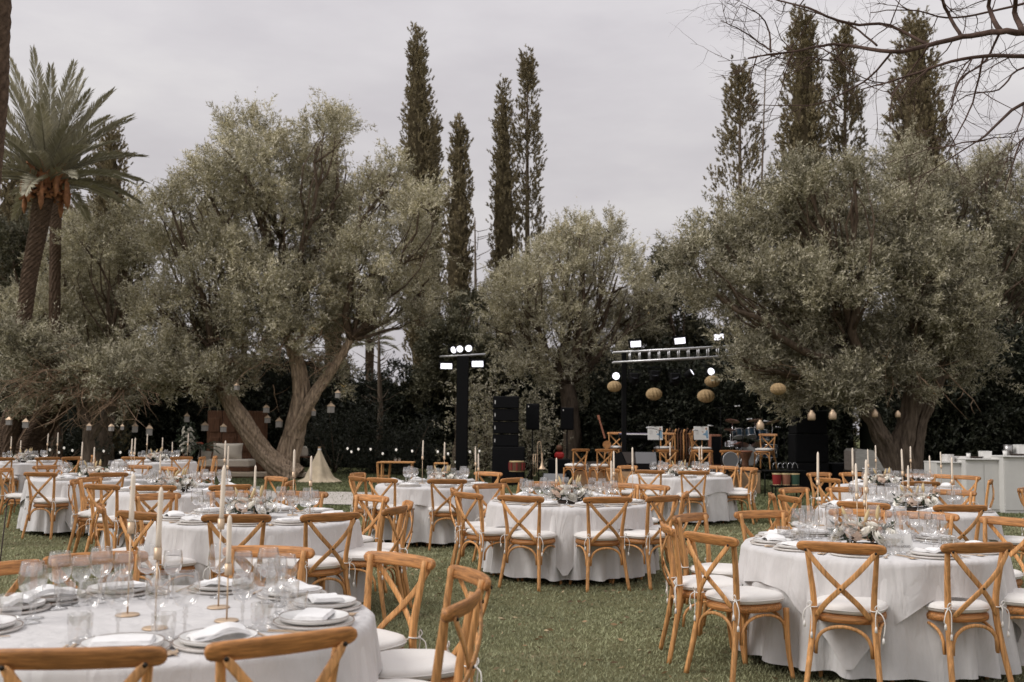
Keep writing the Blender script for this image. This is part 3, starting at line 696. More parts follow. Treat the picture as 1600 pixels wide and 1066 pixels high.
def palm(label, Y, base_px, pts_px, radii, nf, L, crown=True, nl=54, seed=1, wide=0.42, boots=True, elmin=-.15):
    b = G(base_px, Y); root = thing('palm_tree', label, 'tree', b)
    pts = [Vector((0, 0, -.05))]+[atd(x, y, Y)-b for x, y in pts_px]
    top = pts[-1]
    m_ = MB(); seg = 90; n_ = 20; mm = len(pts)
    V = []
    for s in range(seg+1):
        t = s/seg*(mm-1); i = min(int(t), mm-2); p = pts[i].lerp(pts[i+1], t-i)
        tt = s/seg*(len(radii)-1); j = min(int(tt), len(radii)-2); r = radii[j]+(radii[j+1]-radii[j])*(tt-j)
        for k in range(n_):
            q = 2*math.pi*k/n_+(s % 2)*math.pi/n_
            rr = r*(1+(0.07 if (k+s) % 2 else -0.05)+random.uniform(-.025, .025))
            V.append((p.x+math.cos(q)*rr, p.y+math.sin(q)*rr, p.z))
    m_.add(V, [(i*n_+k, i*n_+(k+1) % n_, (i+1)*n_+(k+1) % n_, (i+1)*n_+k) for i in range(seg) for k in range(n_)], smooth=False)
    tk = link('trunk', m_.mesh('palm_trunk', M_PALMB), root)
    if not crown: return root
    cr = MB(); VV = []; TT = []
    rr = random.Random(seed)
    ga = 2.399963
    for k in range(nf):
        f = k/nf; el = (1.42-(1.42-elmin)*f**0.85)+rr.uniform(-.07, .07); az = k*ga+rr.uniform(-.15, .15)
        rach, V3, tn = frond(L*(1.02-.28*f)*rr.uniform(.92, 1.08), 0.10+0.50*f, k+seed*100, wide, nl)
        M_ = rotm(az, el); o = np.array(top)+np.array([math.cos(az), math.sin(az), 0])*radii[-1]*.6+np.array([0, 0, .15-.45*f])
        VV.append(V3 @ M_.T+o); TT.append(np.clip(tn*.5+.5*rr.random(), 0, .95))
        rp = rach @ M_.T+o
        cr.tube([tuple(p) for p in rp[::2]], [.035, .03, .024, .018, .012, .008, .005][:len(rp[::2])], 5)
    crown_ = link('crown', quadmesh('palm_leaflets', np.concatenate(VV), M_PALM, np.concatenate(TT)), root)
    link('leaf_stalk', cr.mesh('palm_stalks', M_PALM), crown_)
    if boots:
        bt = MB()
        for k in range(60):
            q = k*ga; z = -.75*k/60*1.0; r = radii[-1]*(1.05+.3*math.sin(k*.35))
            p = top+Vector((math.cos(q)*r, math.sin(q)*r, z+.1))
            e = p+Vector((math.cos(q)*.28, math.sin(q)*.28, .18 if k < 35 else -.12))
            bt.ribbon([p-Vector((0, 0, .15)), p.lerp(e, .5)+Vector((0, 0, .04)), e], [.18, .12, .05], .05, (math.cos(q), math.sin(q), .2))
        for k in range(11):     # hanging fruit stalks
            q = k*.62; r = radii[-1]*1.35
            p = top+Vector((math.cos(q)*r*.6, math.sin(q)*r*.6, -.1)); e = top+Vector((math.cos(q)*r*1.5, math.sin(q)*r*1.5, -.3-.2*(k % 3)))
            bt.tube([p, p.lerp(e, .5)+Vector((math.cos(q)*.15, math.sin(q)*.15, .2)), e, e-Vector((0, 0, .22)), e-Vector((0, 0, .42))], [.02, .02, .06, .075, .015], 6)
        link('leaf_bases', bt.mesh('palm_boots', M_BOOT), root)
    return root
palm('tall date palm with full crown and orange leaf bases', 28, 10, [(30, 590), (37, 502), (46, 430), (62, 350), (73, 272)], [.17, .175, .19, .21, .24, .29], 58, 2.85, seed=3, elmin=.02, nl=70, wide=.36)
palm('second palm trunk close behind the tall date palm', 33, 92, [(84, 600), (86, 420), (87, 340), (96, 280)], [.18, .17, .17, .2], 18, 1.7, seed=8, nl=40, boots=False, elmin=.1)
palm('dark rough palm trunk rising past the frame corner', 13, -60, [(-30, 400), (-8, 160), (0, -100), (5, -300)], [.16, .15, .15, .16, .16], 0, 1, crown=False)
palm('curved leaning palm stump at the far hedge, outermost', 29, 8, [(15, 690), (22, 660), (30, 640), (50, 600)], [.42, .38, .36, .36, .34], 0, 1, crown=False)
palm('curved leaning palm stump next to the forked olive', 29, 38, [(50, 695), (62, 668), (78, 645), (110, 610)], [.46, .42, .4, .38, .36], 0, 1, crown=False)
palm('far palm seen in the gap below the large olive crown', 52, 575, [(577, 600), (578, 530)], [.2, .2, .22], 26, 1.6, seed=5, nl=26, boots=False)

# --- dark hedges and undergrowth
def hedge(label, pts, topz, thick, nleaf, lsz=0.11, cat='hedge', mat_=None, seed=0):
    a = Vector(pts[0]); root = thing('hedge', label, cat, (a.x, a.y, 0))
    core = MB(); from mathutils import noise
    nS = 60; rows = []
    def P(t):
        x = t*(len(pts)-1); i = min(int(x), len(pts)-2); return Vector(pts[i]).lerp(Vector(pts[i+1]), x-i)
    def TZ(t):
        x = t*(len(topz)-1); i = min(int(x), len(topz)-2); return topz[i]+(topz[i+1]-topz[i])*(x-i)
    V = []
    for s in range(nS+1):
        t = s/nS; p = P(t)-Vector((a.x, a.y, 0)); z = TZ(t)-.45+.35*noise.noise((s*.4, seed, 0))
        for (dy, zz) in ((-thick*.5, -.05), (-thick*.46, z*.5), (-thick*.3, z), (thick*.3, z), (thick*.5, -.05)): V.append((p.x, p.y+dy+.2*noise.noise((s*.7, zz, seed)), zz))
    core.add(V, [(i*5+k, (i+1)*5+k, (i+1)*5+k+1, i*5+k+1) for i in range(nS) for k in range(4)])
    link('inner_mass', core.mesh('hedge_light_block', M_DARKCORE), root)  # solid dark core added behind the leaves to block light
    k = 9; n_ = nleaf//k
    t = rng.random(n_); pp = np.array([tuple(P(x)) for x in t]); tz = np.array([TZ(x) for x in t])
    bump = 0.35*np.sin(t*57+seed)+.3*np.sin(t*131+2)+.25*np.sin(t*23)
    frac = rng.random(n_)**.8
    z = frac*(tz+bump*.55)
    rollo = np.where(frac > .9, rng.random(n_), 0)
    # bunches: quantise depth by a cell pattern so light and dark clumps appear
    cl = np.sin(pp[:, 0]*2.3+np.sin(z*1.9)*1.5)*np.sin(z*2.6+np.sin(pp[:, 0]*1.1))
    y = -thick*.5-.18-.28*cl+rollo*thick*.9+rng.normal(size=n_)*.10
    Pp = np.stack([pp[:, 0]-a.x, pp[:, 1]-a.y+y, z], 1)
    D = unit(np.array([0, -.7, .45])+rng.normal(size=(n_, 3))*.6)
    V, tone = twig_leaves(Pp, D, .2+.25*rng.random(n_), k, lsz, lsz*.24, 1.0)
    f = quadmesh('hedge_leaves', V, mat_ or M_HEDGE, tone)
    tag(link('foliage', f, root), None, None, None, 'stuff')
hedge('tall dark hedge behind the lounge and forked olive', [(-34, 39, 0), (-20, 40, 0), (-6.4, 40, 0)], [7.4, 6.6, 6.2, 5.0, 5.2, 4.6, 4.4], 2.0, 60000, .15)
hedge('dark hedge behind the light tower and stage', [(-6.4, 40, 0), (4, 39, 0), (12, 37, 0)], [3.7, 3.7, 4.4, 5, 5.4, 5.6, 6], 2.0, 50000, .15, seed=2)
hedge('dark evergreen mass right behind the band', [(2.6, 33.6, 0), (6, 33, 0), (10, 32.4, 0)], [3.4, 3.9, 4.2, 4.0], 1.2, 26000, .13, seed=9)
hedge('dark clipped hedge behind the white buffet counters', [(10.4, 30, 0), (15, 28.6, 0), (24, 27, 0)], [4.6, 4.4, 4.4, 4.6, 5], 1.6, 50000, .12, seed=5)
def shrub(label, Y, px, h, w_, nleaf, mat_=None, group=None, lsz=.08):
    b = G(px, Y); root = thing('shrub', label, 'shrub', b, 0, group)
    k = 10; n_ = nleaf//k; c = rng.normal(size=(26, 3))*np.array([w_*.33, w_*.3, h*.22])+np.array([0, 0, h*.55]); c[:, 2] = np.clip(c[:, 2], .15, h)
    wh = rng.integers(0, 26, n_); P = c[wh]+rng.normal(size=(n_, 3))*np.array([.13, .13, .12])*max(h, .6); P[:, 2] = np.abs(P[:, 2])
    V, tone = twig_leaves(P, unit(rng.normal(size=(n_, 3))+np.array([0, 0, .8])), .15+.15*rng.random(n_), k, lsz, lsz*.25, .9)
    link('foliage', quadmesh('shrub_leaves', V, mat_ or M_OLIVE_D, tone), root)
    st = MB()
    for q in range(7):
        e = c[q]; st.tube([(0, 0, -.02), (e[0]*.4, e[1]*.4, e[2]*.5), tuple(e)], [.03, .02, .008], 5)
    link('stem', st.mesh('shrub_stems', M_BARK2), root)
shrub('rounded dark shrub beyond the canvas tepee', 34, 525, 2.2, 2.4, 12000, M_HEDGE)
shrub('low shrub with pale tips beside the light tower', 33, 640, 1.7, 2.0, 8000, M_HEDGE)
shrub('pale grey-green shrub left of the speaker stack', 31, 757, 3.0, 1.1, 9000, M_OLIVE)
shrub('low dark shrub under the slender bare trunk', 34, 590, 1.2, 2.4, 7000, M_HEDGE)
shrub('low dark bush behind the farthest left table', 34, 100, 1.7, 3, 8000, M_HEDGE)
shrub('pale shrub behind the trombone', 31, 830, 2.6, .8, 5000, M_OLIVE_D)

# --- bare branches reaching in from a tree outside the frame
def bare_overhang():
    Yb = 8.5
    tb_ = Vector((6.4, 9.2, 0)); root = thing('bare_tree', 'leafless tree whose branches reach over the lawn from the frame corner', 'tree', tb_)
    paths = [([(1760, 60), (1680, 45), (1600, 51), (1563, 49), (1503, 58), (1450, 71), (1394, 81), (1326, 71), (1285, 71), (1240, 81), (1169, 91)], .034, .006, 0),
             ([(1205, 81), (1187, 67), (1150, 43), (1126, 33)], .009, .003, 0), ([(1205, 81), (1199, 41), (1180, 19), (1156, 8)], .009, .003, .1),
             ([(1720, 90), (1600, 88), (1537, 87), (1470, 101), (1400, 125), (1345, 140)], .021, .004, -.8),
             ([(1450, 71), (1390, 40), (1325, 37), (1262, 12), (1217, 0), (1150, -20)], .016, .005, .3), ([(1371, 71), (1330, 40), (1290, 25), (1240, 10)], .010, .004, .2),
             ([(1700, 140), (1600, 161), (1540, 212), (1521, 223)], .018, .004, -1), ([(1394, 81), (1360, 120), (1310, 150), (1262, 165), (1170, 162)], .011, .003, .4),
             ([(1503, 58), (1480, 20), (1465, -20), (1430, -60)], .018, .01, .5), ([(1563, 49), (1545, 10), (1560, -40)], .024, .012, .2), ([(1600, 51), (1586, 20), (1590, -30)], .028, .015, -.2),
             ([(1563, 49), (1540, 95), (1500, 125), (1480, 180), (1440, 210)], .012, .003, .4), ([(1537, 87), (1520, 160), (1495, 210), (1480, 240)], .010, .003, .1),
             ([(1450, 71), (1425, 110), (1395, 150), (1390, 200)], .009, .003, -.3), ([(1660, 180), (1600, 215), (1585, 250), (1570, 300)], .012, .004, .2),
             ([(1640, 100), (1590, 110), (1560, 140), (1510, 150), (1460, 190)], .012, .003, .8), ([(1326, 71), (1300, 95), (1265, 90), (1235, 120)], .008, .003, 0),
             ([(1620, 0), (1540, 20), (1480, 28), (1420, 15), (1360, 20)], .013, .004, .9), ([(1240, 81), (1220, 60), (1210, 30)], .006, .002, 0)]
    m_ = MB(); tw = MB(); rr = random.Random(4)
    def grow(p, d, L, r, lvl):
        n_ = 6; pts = [p]; dd = d.normalized()
        for i in range(n_):
            dd = (dd+Vector((rr.uniform(-1, 1), rr.uniform(-1, 1), rr.uniform(-1, 1)))*.22).normalized(); pts.append(pts[-1]+dd*L/n_)
        tw.tube([v-tb_ for v in pts], [r*(1-.75*i/n_) for i in range(n_+1)], 5 if r > .004 else 3)
        if lvl > 0:
            for _ in range(rr.randint(2, 4)):
                i = rr.randint(1, n_-1); nd = (dd+Vector((rr.uniform(-1, 1), rr.uniform(-1, 1), rr.uniform(-1, 1)))*.9).normalized()
                grow(pts[i], nd, L*rr.uniform(.45, .75), r*.55, lvl-1)
    for (pp, r0, r1, dy) in paths:
        n_ = len(pp); ctl = [atd(x, y, Yb+dy+.25*math.sin(i*1.9)*(i > 0)) for i, (x, y) in enumerate(pp)]
        pts = []
        for i in range(n_-1):
            p0 = ctl[max(i-1, 0)]; p1 = ctl[i]; p2 = ctl[i+1]; p3 = ctl[min(i+2, n_-1)]
            for q in range(4):
                f = q/4; pts.append(0.5*((2*p1)+(p2-p0)*f+(2*p0-5*p1+4*p2-p3)*f*f+(3*p1-p0-3*p2+p3)*f**3)+Vector((rr.uniform(-1, 1), 0, rr.uniform(-1, 1)))*.006)
        pts.append(ctl[-1]); k = len(pts)
        m_.tube([p-tb_ for p in pts], [r0+(r1-r0)*i/(k-1) for i in range(k)], 7)
        for _ in range(int(k*.36)):
            i = rr.randint(2, k-2); t = (pts[i+1]-pts[i]).normalized()
            d = (t*.7+Vector((rr.uniform(-1, 1), rr.uniform(-.6, .6), rr.uniform(-1.1, .7)))).normalized()
            grow(pts[i], d, rr.uniform(.25, .8), min(.006, r0*.4), 2)
    m_.tube([(0, 0, -.05), (-.05, -.1, 1.5), (-.2, -.3, 3.0), (-.4, -.5, 4.3), (atd(1760, 60, Yb)-tb_), (atd(1680, 45, Yb)-tb_)], [.22, .18, .15, .10, .06, .045], 12)
    for q in ((1700, 140, -1), (1720, 90, -.8), (1640, 100, .8), (1620, 0, .9), (1660, 180, .2)):
        e = atd(q[0], q[1], Yb+q[2])-tb_; m_.tube([(-.2, -.3, 3.0), Vector((-.2, -.3, 3.0)).lerp(e, .5)+Vector((.1, 0, .2)), e], [.06, .04, .02], 7)
    link('trunk', m_.mesh('bare_limbs', M_TWIG), root); link('twigs', tw.mesh('bare_twigs', M_TWIG), root)
bare_overhang()

# ================================================================== CHAIR
def sq_tube(mb, pts, hw, hh, up, n=12, e=0.55, mi=0):
    """rounded-rectangle section sweep; hw across, hh along 'up' (lists allowed)"""
    pts = [Vector(p) for p in pts]; m = len(pts); vs = []
    for i, p in enumerate(pts):
        t = (pts[min(i+1, m-1)]-pts[max(i-1, 0)]).normalized(); u = Vector(up); u = (u-t*u.dot(t)).normalized(); b = t.cross(u)
        a = hw[i] if hasattr(hw, '__len__') else hw; c = hh[i] if hasattr(hh, '__len__') else hh
        for k in range(n):
            q = 2*math.pi*(k+.5)/n; cx, sy = math.cos(q), math.sin(q)
            vs.append(p+b*a*math.copysign(abs(cx)**e, cx)+u*c*math.copysign(abs(sy)**e, sy))
    fs = [(i*n+k, i*n+(k+1) % n, (i+1)*n+(k+1) % n, (i+1)*n+k) for i in range(m-1) for k in range(n)]
    fs += [tuple(range(n-1, -1, -1)), tuple((m-1)*n+k for k in range(n))]
    return mb.add(vs, fs, mi, True)
def curve(ctl, k=5):
    ctl = [Vector(c) for c in ctl]; n = len(ctl); out = []
    for i in range(n-1):
        p0 = ctl[max(i-1, 0)]; p1 = ctl[i]; p2 = ctl[i+1]; p3 = ctl[min(i+2, n-1)]
        for q in range(k):
            f = q/k; out.append(0.5*((2*p1)+(p2-p0)*f+(2*p0-5*p1+4*p2-p3)*f*f+(3*p1-p0-3*p2+p3)*f**3))
    out.append(ctl[-1]); return out
CREST_Y = -0.262
def crest_y(x): return CREST_Y-0.032*(1-(x/.25)**2)+.006
def seat_outline(sc, n=36):
    pts = []
    for k in range(n):
        q = 2*math.pi*k/n; c, s_ = math.cos(q), math.sin(q)
        y = .212*math.copysign(abs(s_)**.72, s_); wx = .215-.030*(-y/.212*.5+.5)
        pts.append((wx*math.copysign(abs(c)**.66, c)*sc, y*sc))
    return pts
def chair_meshes():
    M = {}
    m = MB(); xs = [-.25, -.244, -.232, -.21, -.16, -.08, 0, .08, .16, .21, .232, .244, .25]
    hh = [.008, .021, .028, .031, .032, .033, .0335, .033, .032, .031, .028, .021, .008]
    sq_tube(m, [(x, crest_y(x), .856+.003*(1-(x/.25)**2)) for x in xs], .0125, hh, (0, -0.30, 1), 12, .6)
    for s in (-1, 1): m.lathe([(.0001, .0), (.008, .0), (.008, .005), (.0001, .006)], 8, 1, c=(0, 0, 0)); 
    # the two bolt heads, turned to face backwards
    vs = m.v[-64:]
    for j, s in enumerate((-1, 1)):
        for q in range(32):
            x, y, z = vs[j*32+q]; i = len(m.v)-64+j*32+q
            m.v[i] = (s*.196+x, crest_y(.196)-.023-z, .838+y)
    M['top_rail'] = m.mesh('chair_top_rail', M_CREST, M_BOLT)
    for s in (-1, 1):
        m = MB(); p = curve([(s*.212, -.285, 0), (s*.190, -.238, .22), (s*.170, -.205, .43), (s*.170, -.204, .56), (s*.183, -.222, .70), (s*.199, -.250, .872)], 4)
        k = len(p); sq_tube(m, p, [.0145+.0035*math.sin(math.pi*min(1, i/(k-1)*1.15)) for i in range(k)], [.0155+.003*math.sin(math.pi*i/(k-1)) for i in range(k)], (0, 1, 0), 10, .75)
        M['rear_leg%d' % s] = m.mesh('chair_rear_leg', M_LEG)
        m = MB(); p = curve([(s*.212, .215, 0), (s*.197, .192, .18), (s*.190, .183, .43)], 5)
        k = len(p); sq_tube(m, p, [.0125+.006*i/(k-1) for i in range(k)], [.0125+.006*i/(k-1) for i in range(k)], (0, 1, 0), 10, .8)
        M['front_leg%d' % s] = m.mesh('chair_front_leg', M_LEG)
        m = MB(); dy = -.0065 if s > 0 else .0065
        p = curve([(s*.196, crest_y(.196)-.016, .838), (s*.10, -.300+dy, .725), (0, -.292+dy, .625), (-s*.09, -.262+dy, .535), (-s*.150, -.226, .455)], 5)
        k = len(p); sq_tube(m, p, [.016 if 0 < i < k-1 else .010 for i in range(k)], .0058, (0, 1, 0), 8, .5)
        if s > 0:
            o = len(m.v); m.lathe([(.0001, .0), (.0065, .0), (.0065, .004), (.0001, .005)], 8, 1)
            for i in range(o, len(m.v)): x, y, z = m.v[i]; m.v[i] = (x, -.305-z, .625+y)
        M['cross_slat%d' % s] = m.mesh('chair_cross_slat', M_LEG, M_BOLT)
        m = MB()
        n = 12; p = [(s*.186, .0-.185*math.cos(math.pi*i/n)*(1 if True else 1), .235+.165*math.sin(math.pi*i/n)**.62) for i in range(n+1)]
        sq_tube(m, p, .0085, .0105, (1, 0, 0), 8, .7); M['arch%d' % s] = m.mesh('chair_side_arch', M_LEG)
    for nm, y, w_ in (('back', -.222, .158), ('front', .188, .178)):
        m = MB(); n = 14; p = [(-w_*math.cos(math.pi*i/n), y, .235+.165*math.sin(math.pi*i/n)**.62) for i in range(n+1)]
        sq_tube(m, p, .0105, .0085, (0, 1, 0), 8, .7); M['arch_'+nm] = m.mesh('chair_arch', M_LEG)
    # seat: frame ring and woven panel
    m = MB(); prof = [(.96, .415), (1.0, .420), (1.015, .436), (1.0, .452), (.96, .456), (.88, .454)]; n = 36; vs = []
    for sc, z in prof: vs += [(x, y, z) for x, y in seat_outline(sc, n)]
    m.add(vs, [(i*n+k, i*n+(k+1) % n, (i+1)*n+(k+1) % n, (i+1)*n+k) for i in range(5) for k in range(n)]+[tuple(range(n-1, -1, -1))])
    o = len(m.v); m.add([(x, y, .453) for x, y in seat_outline(.89, n)]+[(0, 0, .446)], [(k, (k+1) % n, n) for k in range(n)], 1)
    # rope-like raised border of the weave
    pr = [(.905, .455), (.93, .464), (.955, .464), (.965, .455)]; vs = []
    for sc, z in pr: vs += [(x, y, z+.0015*(k % 2)) for k, (x, y) in enumerate(seat_outline(sc, n))]
    m.add(vs, [(i*n+k, i*n+(k+1) % n, (i+1)*n+(k+1) % n, (i+1)*n+k) for i in range(3) for k in range(n)], 1)
    M['seat'] = m.mesh('chair_seat', M_CREST, M_RATTAN)
    # cushion
    for var in range(3):
        m = MB(); pr = [(.90, .4645), (.99, .468), (1.035, .478), (1.045, .490), (1.035, .500), (.99, .512), (.90, .519), (.65, .524+.004*var), (.3, .522+.004*var)]; vs = []
        from mathutils import noise
        for j, (sc, z) in enumerate(pr):
            for k, (x, y) in enumerate(seat_outline(sc, n)):
                q = noise.noise((x*9+var*5, y*9, z*8)); vs.append((x*(1+.02*q), y*(1+.02*q)+.006, z+.006*q*(j > 1)))
        m.add(vs+[(0, 0, .520)], [(i*n+k, i*n+(k+1) % n, (i+1)*n+(k+1) % n, (i+1)*n+k) for i in range(8) for k in range(n)]+[(8*n+k, 8*n+(k+1) % n, 9*n) for k in range(n)]+[tuple(range(n-1, -1, -1))])
        # piping seam
        m.tube([(x, y+.006, .490) for x, y in seat_outline(1.055, n)]+[(seat_outline(1.055, n)[0][0], .006, .490)], .0032, 5, caps=False)
        M['cushion%d' % var] = m.mesh('chair_cushion', M_CUSH)
    for s in (-1, 1):
        m = MB(); rr = random.Random(s+5); c = Vector((s*.170, -.205, .505))
        m.tube([c+Vector((math.cos(q)*.024, math.sin(q)*.024, .003*math.sin(q))) for q in [k*math.pi/5 for k in range(11)]], .0035, 5, caps=False)
        k0 = c+Vector((s*.018, -.022, 0)); m.sphere(k0, .009, 6, 4)
        for j in range(2):
            dx = s*.012+(.022 if j else -.018)
            e = k0+Vector((dx, -.012, -.085-.06*j)); pp = curve([k0, k0+Vector((dx*.9, -.014, -.02)), k0+Vector((dx*1.3, -.012, -.07)), e], 3)
            m.tube(pp, .0033, 5); m.tube([e, e+Vector((0, 0, -.012)), e+Vector((0, 0, -.034))], [.0045, .0075, .0085], 6)
        m.tube(curve([k0, k0+Vector((.014, -.012, .02)), k0+Vector((.004, -.012, .034)), k0+Vector((-.010, -.01, .018)), k0], 3), .003, 5)
        m.tube([c+Vector((-s*.01, .022, -.004)), c+Vector((-s*.03, .04, -.012))], .0035, 5)
        M['tie%d' % s] = m.mesh('cushion_tie', M_CORD)
    return M
CH = chair_meshes()
def make_chair():
    t = link('cross_back_chair', None)
    for nm, key in (('top_rail', 'top_rail'), ('rear_leg', 'rear_leg-1'), ('rear_leg', 'rear_leg1'), ('front_leg', 'front_leg-1'), ('front_leg', 'front_leg1'),
                    ('cross_slat', 'cross_slat-1'), ('cross_slat', 'cross_slat1'), ('arch', 'arch-1'), ('arch', 'arch1'), ('arch', 'arch_back'), ('arch', 'arch_front'),
                    ('seat', 'seat'), ('cushion', 'cushion0'), ('cushion_tie', 'tie-1'), ('cushion_tie', 'tie1')):
        link(nm, CH[key], t)
    return t
CHAIR0 = make_chair(); _first = [True]; NCH = [0]
def put_chair(px, py, face, label, group, z=0.0, Y=None, rmin=None, jit=4, cushion=True):
    """px, py: top middle of the crest in the picture; 'face' is a world point the chair faces"""
    top = .893+z
    p = at(px, py, top) if Y is None else atd(px, 600, Y)
    d = Vector((face[0]-p.x, face[1]-p.y)); L = d.length; d.normalize()
    if rmin and L < rmin: p = Vector((face[0]-d.x*rmin, face[1]-d.y*rmin, top))
    if rmin and L > rmin+.28: p = Vector((face[0]-d.x*(rmin+.28), face[1]-d.y*(rmin+.28), top))
    loc = (p.x+d.x*.285, p.y+d.y*.285, z)
    rz = math.atan2(-d.x, d.y)+R(random.uniform(-jit, jit))
    o = CHAIR0 if _first[0] else copy_tree(CHAIR0)
    _first[0] = False
    o.location = loc; o.rotation_euler = (0, 0, rz); tag(o, label, 'chair', group)
    v = NCH[0] % 3; NCH[0] += 1
    for c in o.children:
        if c.name.split('.')[0] == 'cushion': c.data = CH['cushion%d' % v]
    return o, (p.x, p.y)

# ================================================================== TABLE AND TABLEWARE
TR = 0.845; TZ = 0.742; TOP = TZ+.012
from mathutils import noise as _ns
def cloth_mesh(seed):
    m = MB(); n = 240; rr = random.Random(seed); nf = rr.randint(23, 28)
    prof = [(0.0, 0), (.35, 0), (.6, 0), (.78, 0), (TR-.015, 0), (TR-.003, .004), (TR+.006, .014)]
    rings = [(r, TZ+.010-dz, 0) for r, dz in prof if r > 0]
    for k in range(1, 15): t = k/14; rings.append((TR+.010+.052*t**1.2, TZ-.010-(TZ-.06-.010)*t, t))
    vs = [(0, 0, TZ+.010)]
    ph = [rr.uniform(0, 6.28) for _ in range(6)]
    for (r, z, t) in rings:
        for k in range(n):
            q = 2*math.pi*k/n
            wv = math.sin(nf*q+ph[0]+1.4*math.sin(3*q+ph[1])+.8*math.sin(7*q+ph[2]))
            wv = math.copysign(abs(wv)**.8, wv)
            amp = .040*t**.7*(1+.45*math.sin(4*q+ph[3]))
            rad = r+amp*wv+.008*t*_ns.noise((q*5, t*3, seed))
            vs.append((rad*math.cos(q), rad*math.sin(q), z+(.010*math.sin(nf*q*.5+ph[4])*t if t > .9 else 0)+(.0012*_ns.noise((r*9*math.cos(q), r*9*math.sin(q), seed)) if t == 0 else 0)))
    fs = [(0, 1+k, 1+(k+1) % n) for k in range(n)]
    fs += [(1+i*n+k, 1+(i+1)*n+k, 1+(i+1)*n+(k+1) % n, 1+i*n+(k+1) % n) for i in range(len(rings)-1) for k in range(n)]
    m.add(vs, fs); return m.mesh('round_cloth', M_CLOTH)
def overlay_mesh(seed, half=1.06):
    m = MB(); n = 240; rr = random.Random(seed+50); vs = [(0, 0, TZ+.014)]; nr = 22
    ph = [rr.uniform(0, 6.28) for _ in range(4)]
    for i in range(1, nr+1):
        for k in range(n):
            q = 2*math.pi*k/n; e = half/max(abs(math.cos(q)), abs(math.sin(q))); e = min(e, half*1.38)
            if i <= 6: r = TR*i/6*.995; x = r; z = TZ+.014-(.003 if i == 6 else 0)
            else:
                t = (i-6)/(nr-6); drop = (e-TR)*t
                wv = math.sin(19*q+ph[0]+1.3*math.sin(3*q+ph[1]))
                x = TR+.014+.052*(drop/.7)**1.2+.004+drop*.05+.034*(drop/.6)**.8*wv; z = TZ+.008-drop*(1+.06*math.sin(5*q+ph[2])+.03*math.sin(11*q+ph[3]))
            vs.append((x*math.cos(q), x*math.sin(q), z))
    fs = [(0, 1+k, 1+(k+1) % n) for k in range(n)]+[(1+i*n+k, 1+(i+1)*n+k, 1+(i+1)*n+(k+1) % n, 1+i*n+(k+1) % n) for i in range(nr-1) for k in range(n)]
    m.add(vs, fs); return m.mesh('square_overlay', M_CLOTH2)
CLOTHS = [cloth_mesh(s) for s in range(3)]; OVERS = [overlay_mesh(s) for s in range(2)]
def table_meshes():
    m = MB(); m.lathe([(.0, -.028), (TR-.01, -.028), (TR-.002, -.022), (TR-.002, -.006), (TR-.01, 0), (0, 0)], 64, c=(0, 0, TZ)); top = m.mesh('round_tabletop', M_PLY)
    legs = []
    for k in range(4):
        q = R(45+90*k); m = MB(); x, y = math.cos(q)*.55, math.sin(q)*.55
        m.tube([(x, y, 0), (x*.95, y*.95, .35), (x*.9, y*.9, TZ-.03)], .014, 8); legs.append(m.mesh('folding_leg', M_STEEL2))
    return top, legs
TTOP, TLEGS = table_meshes()
# glasses
def glass_profile(kind):
    if kind == 0:   # large bowl with a beaded stem
        return [(.0, .098), (.012, .099), (.026, .106), (.038, .120), (.0445, .142), (.0455, .158), (.043, .182), (.0385, .205), (.0365, .215)], [(.0, .0), (.036, .001), (.035, .003), (.012, .007), (.0055, .013), (.0045, .035), (.0045, .060), (.009, .066), (.009, .070), (.005, .076), (.0095, .081), (.0095, .086), (.005, .092), (.009, .0985), (.0, .099)]
    if kind == 1:   # smaller tulip
        return [(.0, .090), (.011, .091), (.022, .098), (.033, .114), (.0385, .135), (.0385, .150), (.036, .172), (.033, .188)], [(.0, .0), (.033, .001), (.032, .003), (.011, .006), (.005, .012), (.0042, .050), (.008, .058), (.0045, .064), (.0085, .070), (.0045, .078), (.008, .0905), (.0, .091)]
    return [(.0, .006), (.030, .0065), (.0335, .014), (.0375, .045), (.0385, .075), (.038, .092)], [(.0, .0), (.031, .0), (.033, .003), (.031, .0062), (.0, .0062)]
GL = []
for k in range(3):
    bo, st = glass_profile(k)
    m = MB(); m.lathe(bo, 28, close=False); m.tube([(bo[-1][0]*math.cos(q), bo[-1][0]*math.sin(q), bo[-1][1]) for q in [i*math.pi/14 for i in range(29)]], .0009, 4, caps=False); b_ = m.mesh('glass_bowl', M_GLASS)
    m = MB(); m.lathe(st, 16); s_ = m.mesh('glass_stem', M_GLASS)
    m = MB(); m.lathe(bo, 18, close=False); m.lathe(st[:9:2]+[st[-1]], 10); full = m.mesh('wine_glass', M_GLASS)
    GL.append((b_, s_, full))
GNAME = ['wine_glass', 'white_wine_glass', 'water_tumbler']
def put_glass(kind, x, y, label, group, detail):
    loc = (x, y, TOP+.003); rz = random.uniform(0, 6)
    if detail:
        o = thing(GNAME[kind], label, 'glass', loc, rz, group); o.scale = (1.12, 1.12, 1.1); link('bowl', GL[kind][0], o); link('stem' if kind < 2 else 'foot', GL[kind][1], o)
    else: tag(link(GNAME[kind], GL[kind][2], None, loc, (0, 0, rz)), label, 'glass', group).scale = (1.12, 1.12, 1.1)
def plate_mesh(r, h, rimw, rimmat, base=M_PLATE):
    m = MB(); n = 48
    m.lathe([(.0, .004), (r*.62, .004), (r*.70, .008), (r*.97, h), (r, h+.001), (r*1.003, h-.006), (r*.965, h*.15), (r*.9, .0), (r*.5, 0), (.0, 0)], n, 0)
    m.lathe([(r*(1-rimw*.4), h+.0012), (r*1.001, h+.0022), (r*1.003, h+.0005)], n, 1, close=False)
    return m.mesh('plate', base, rimmat)
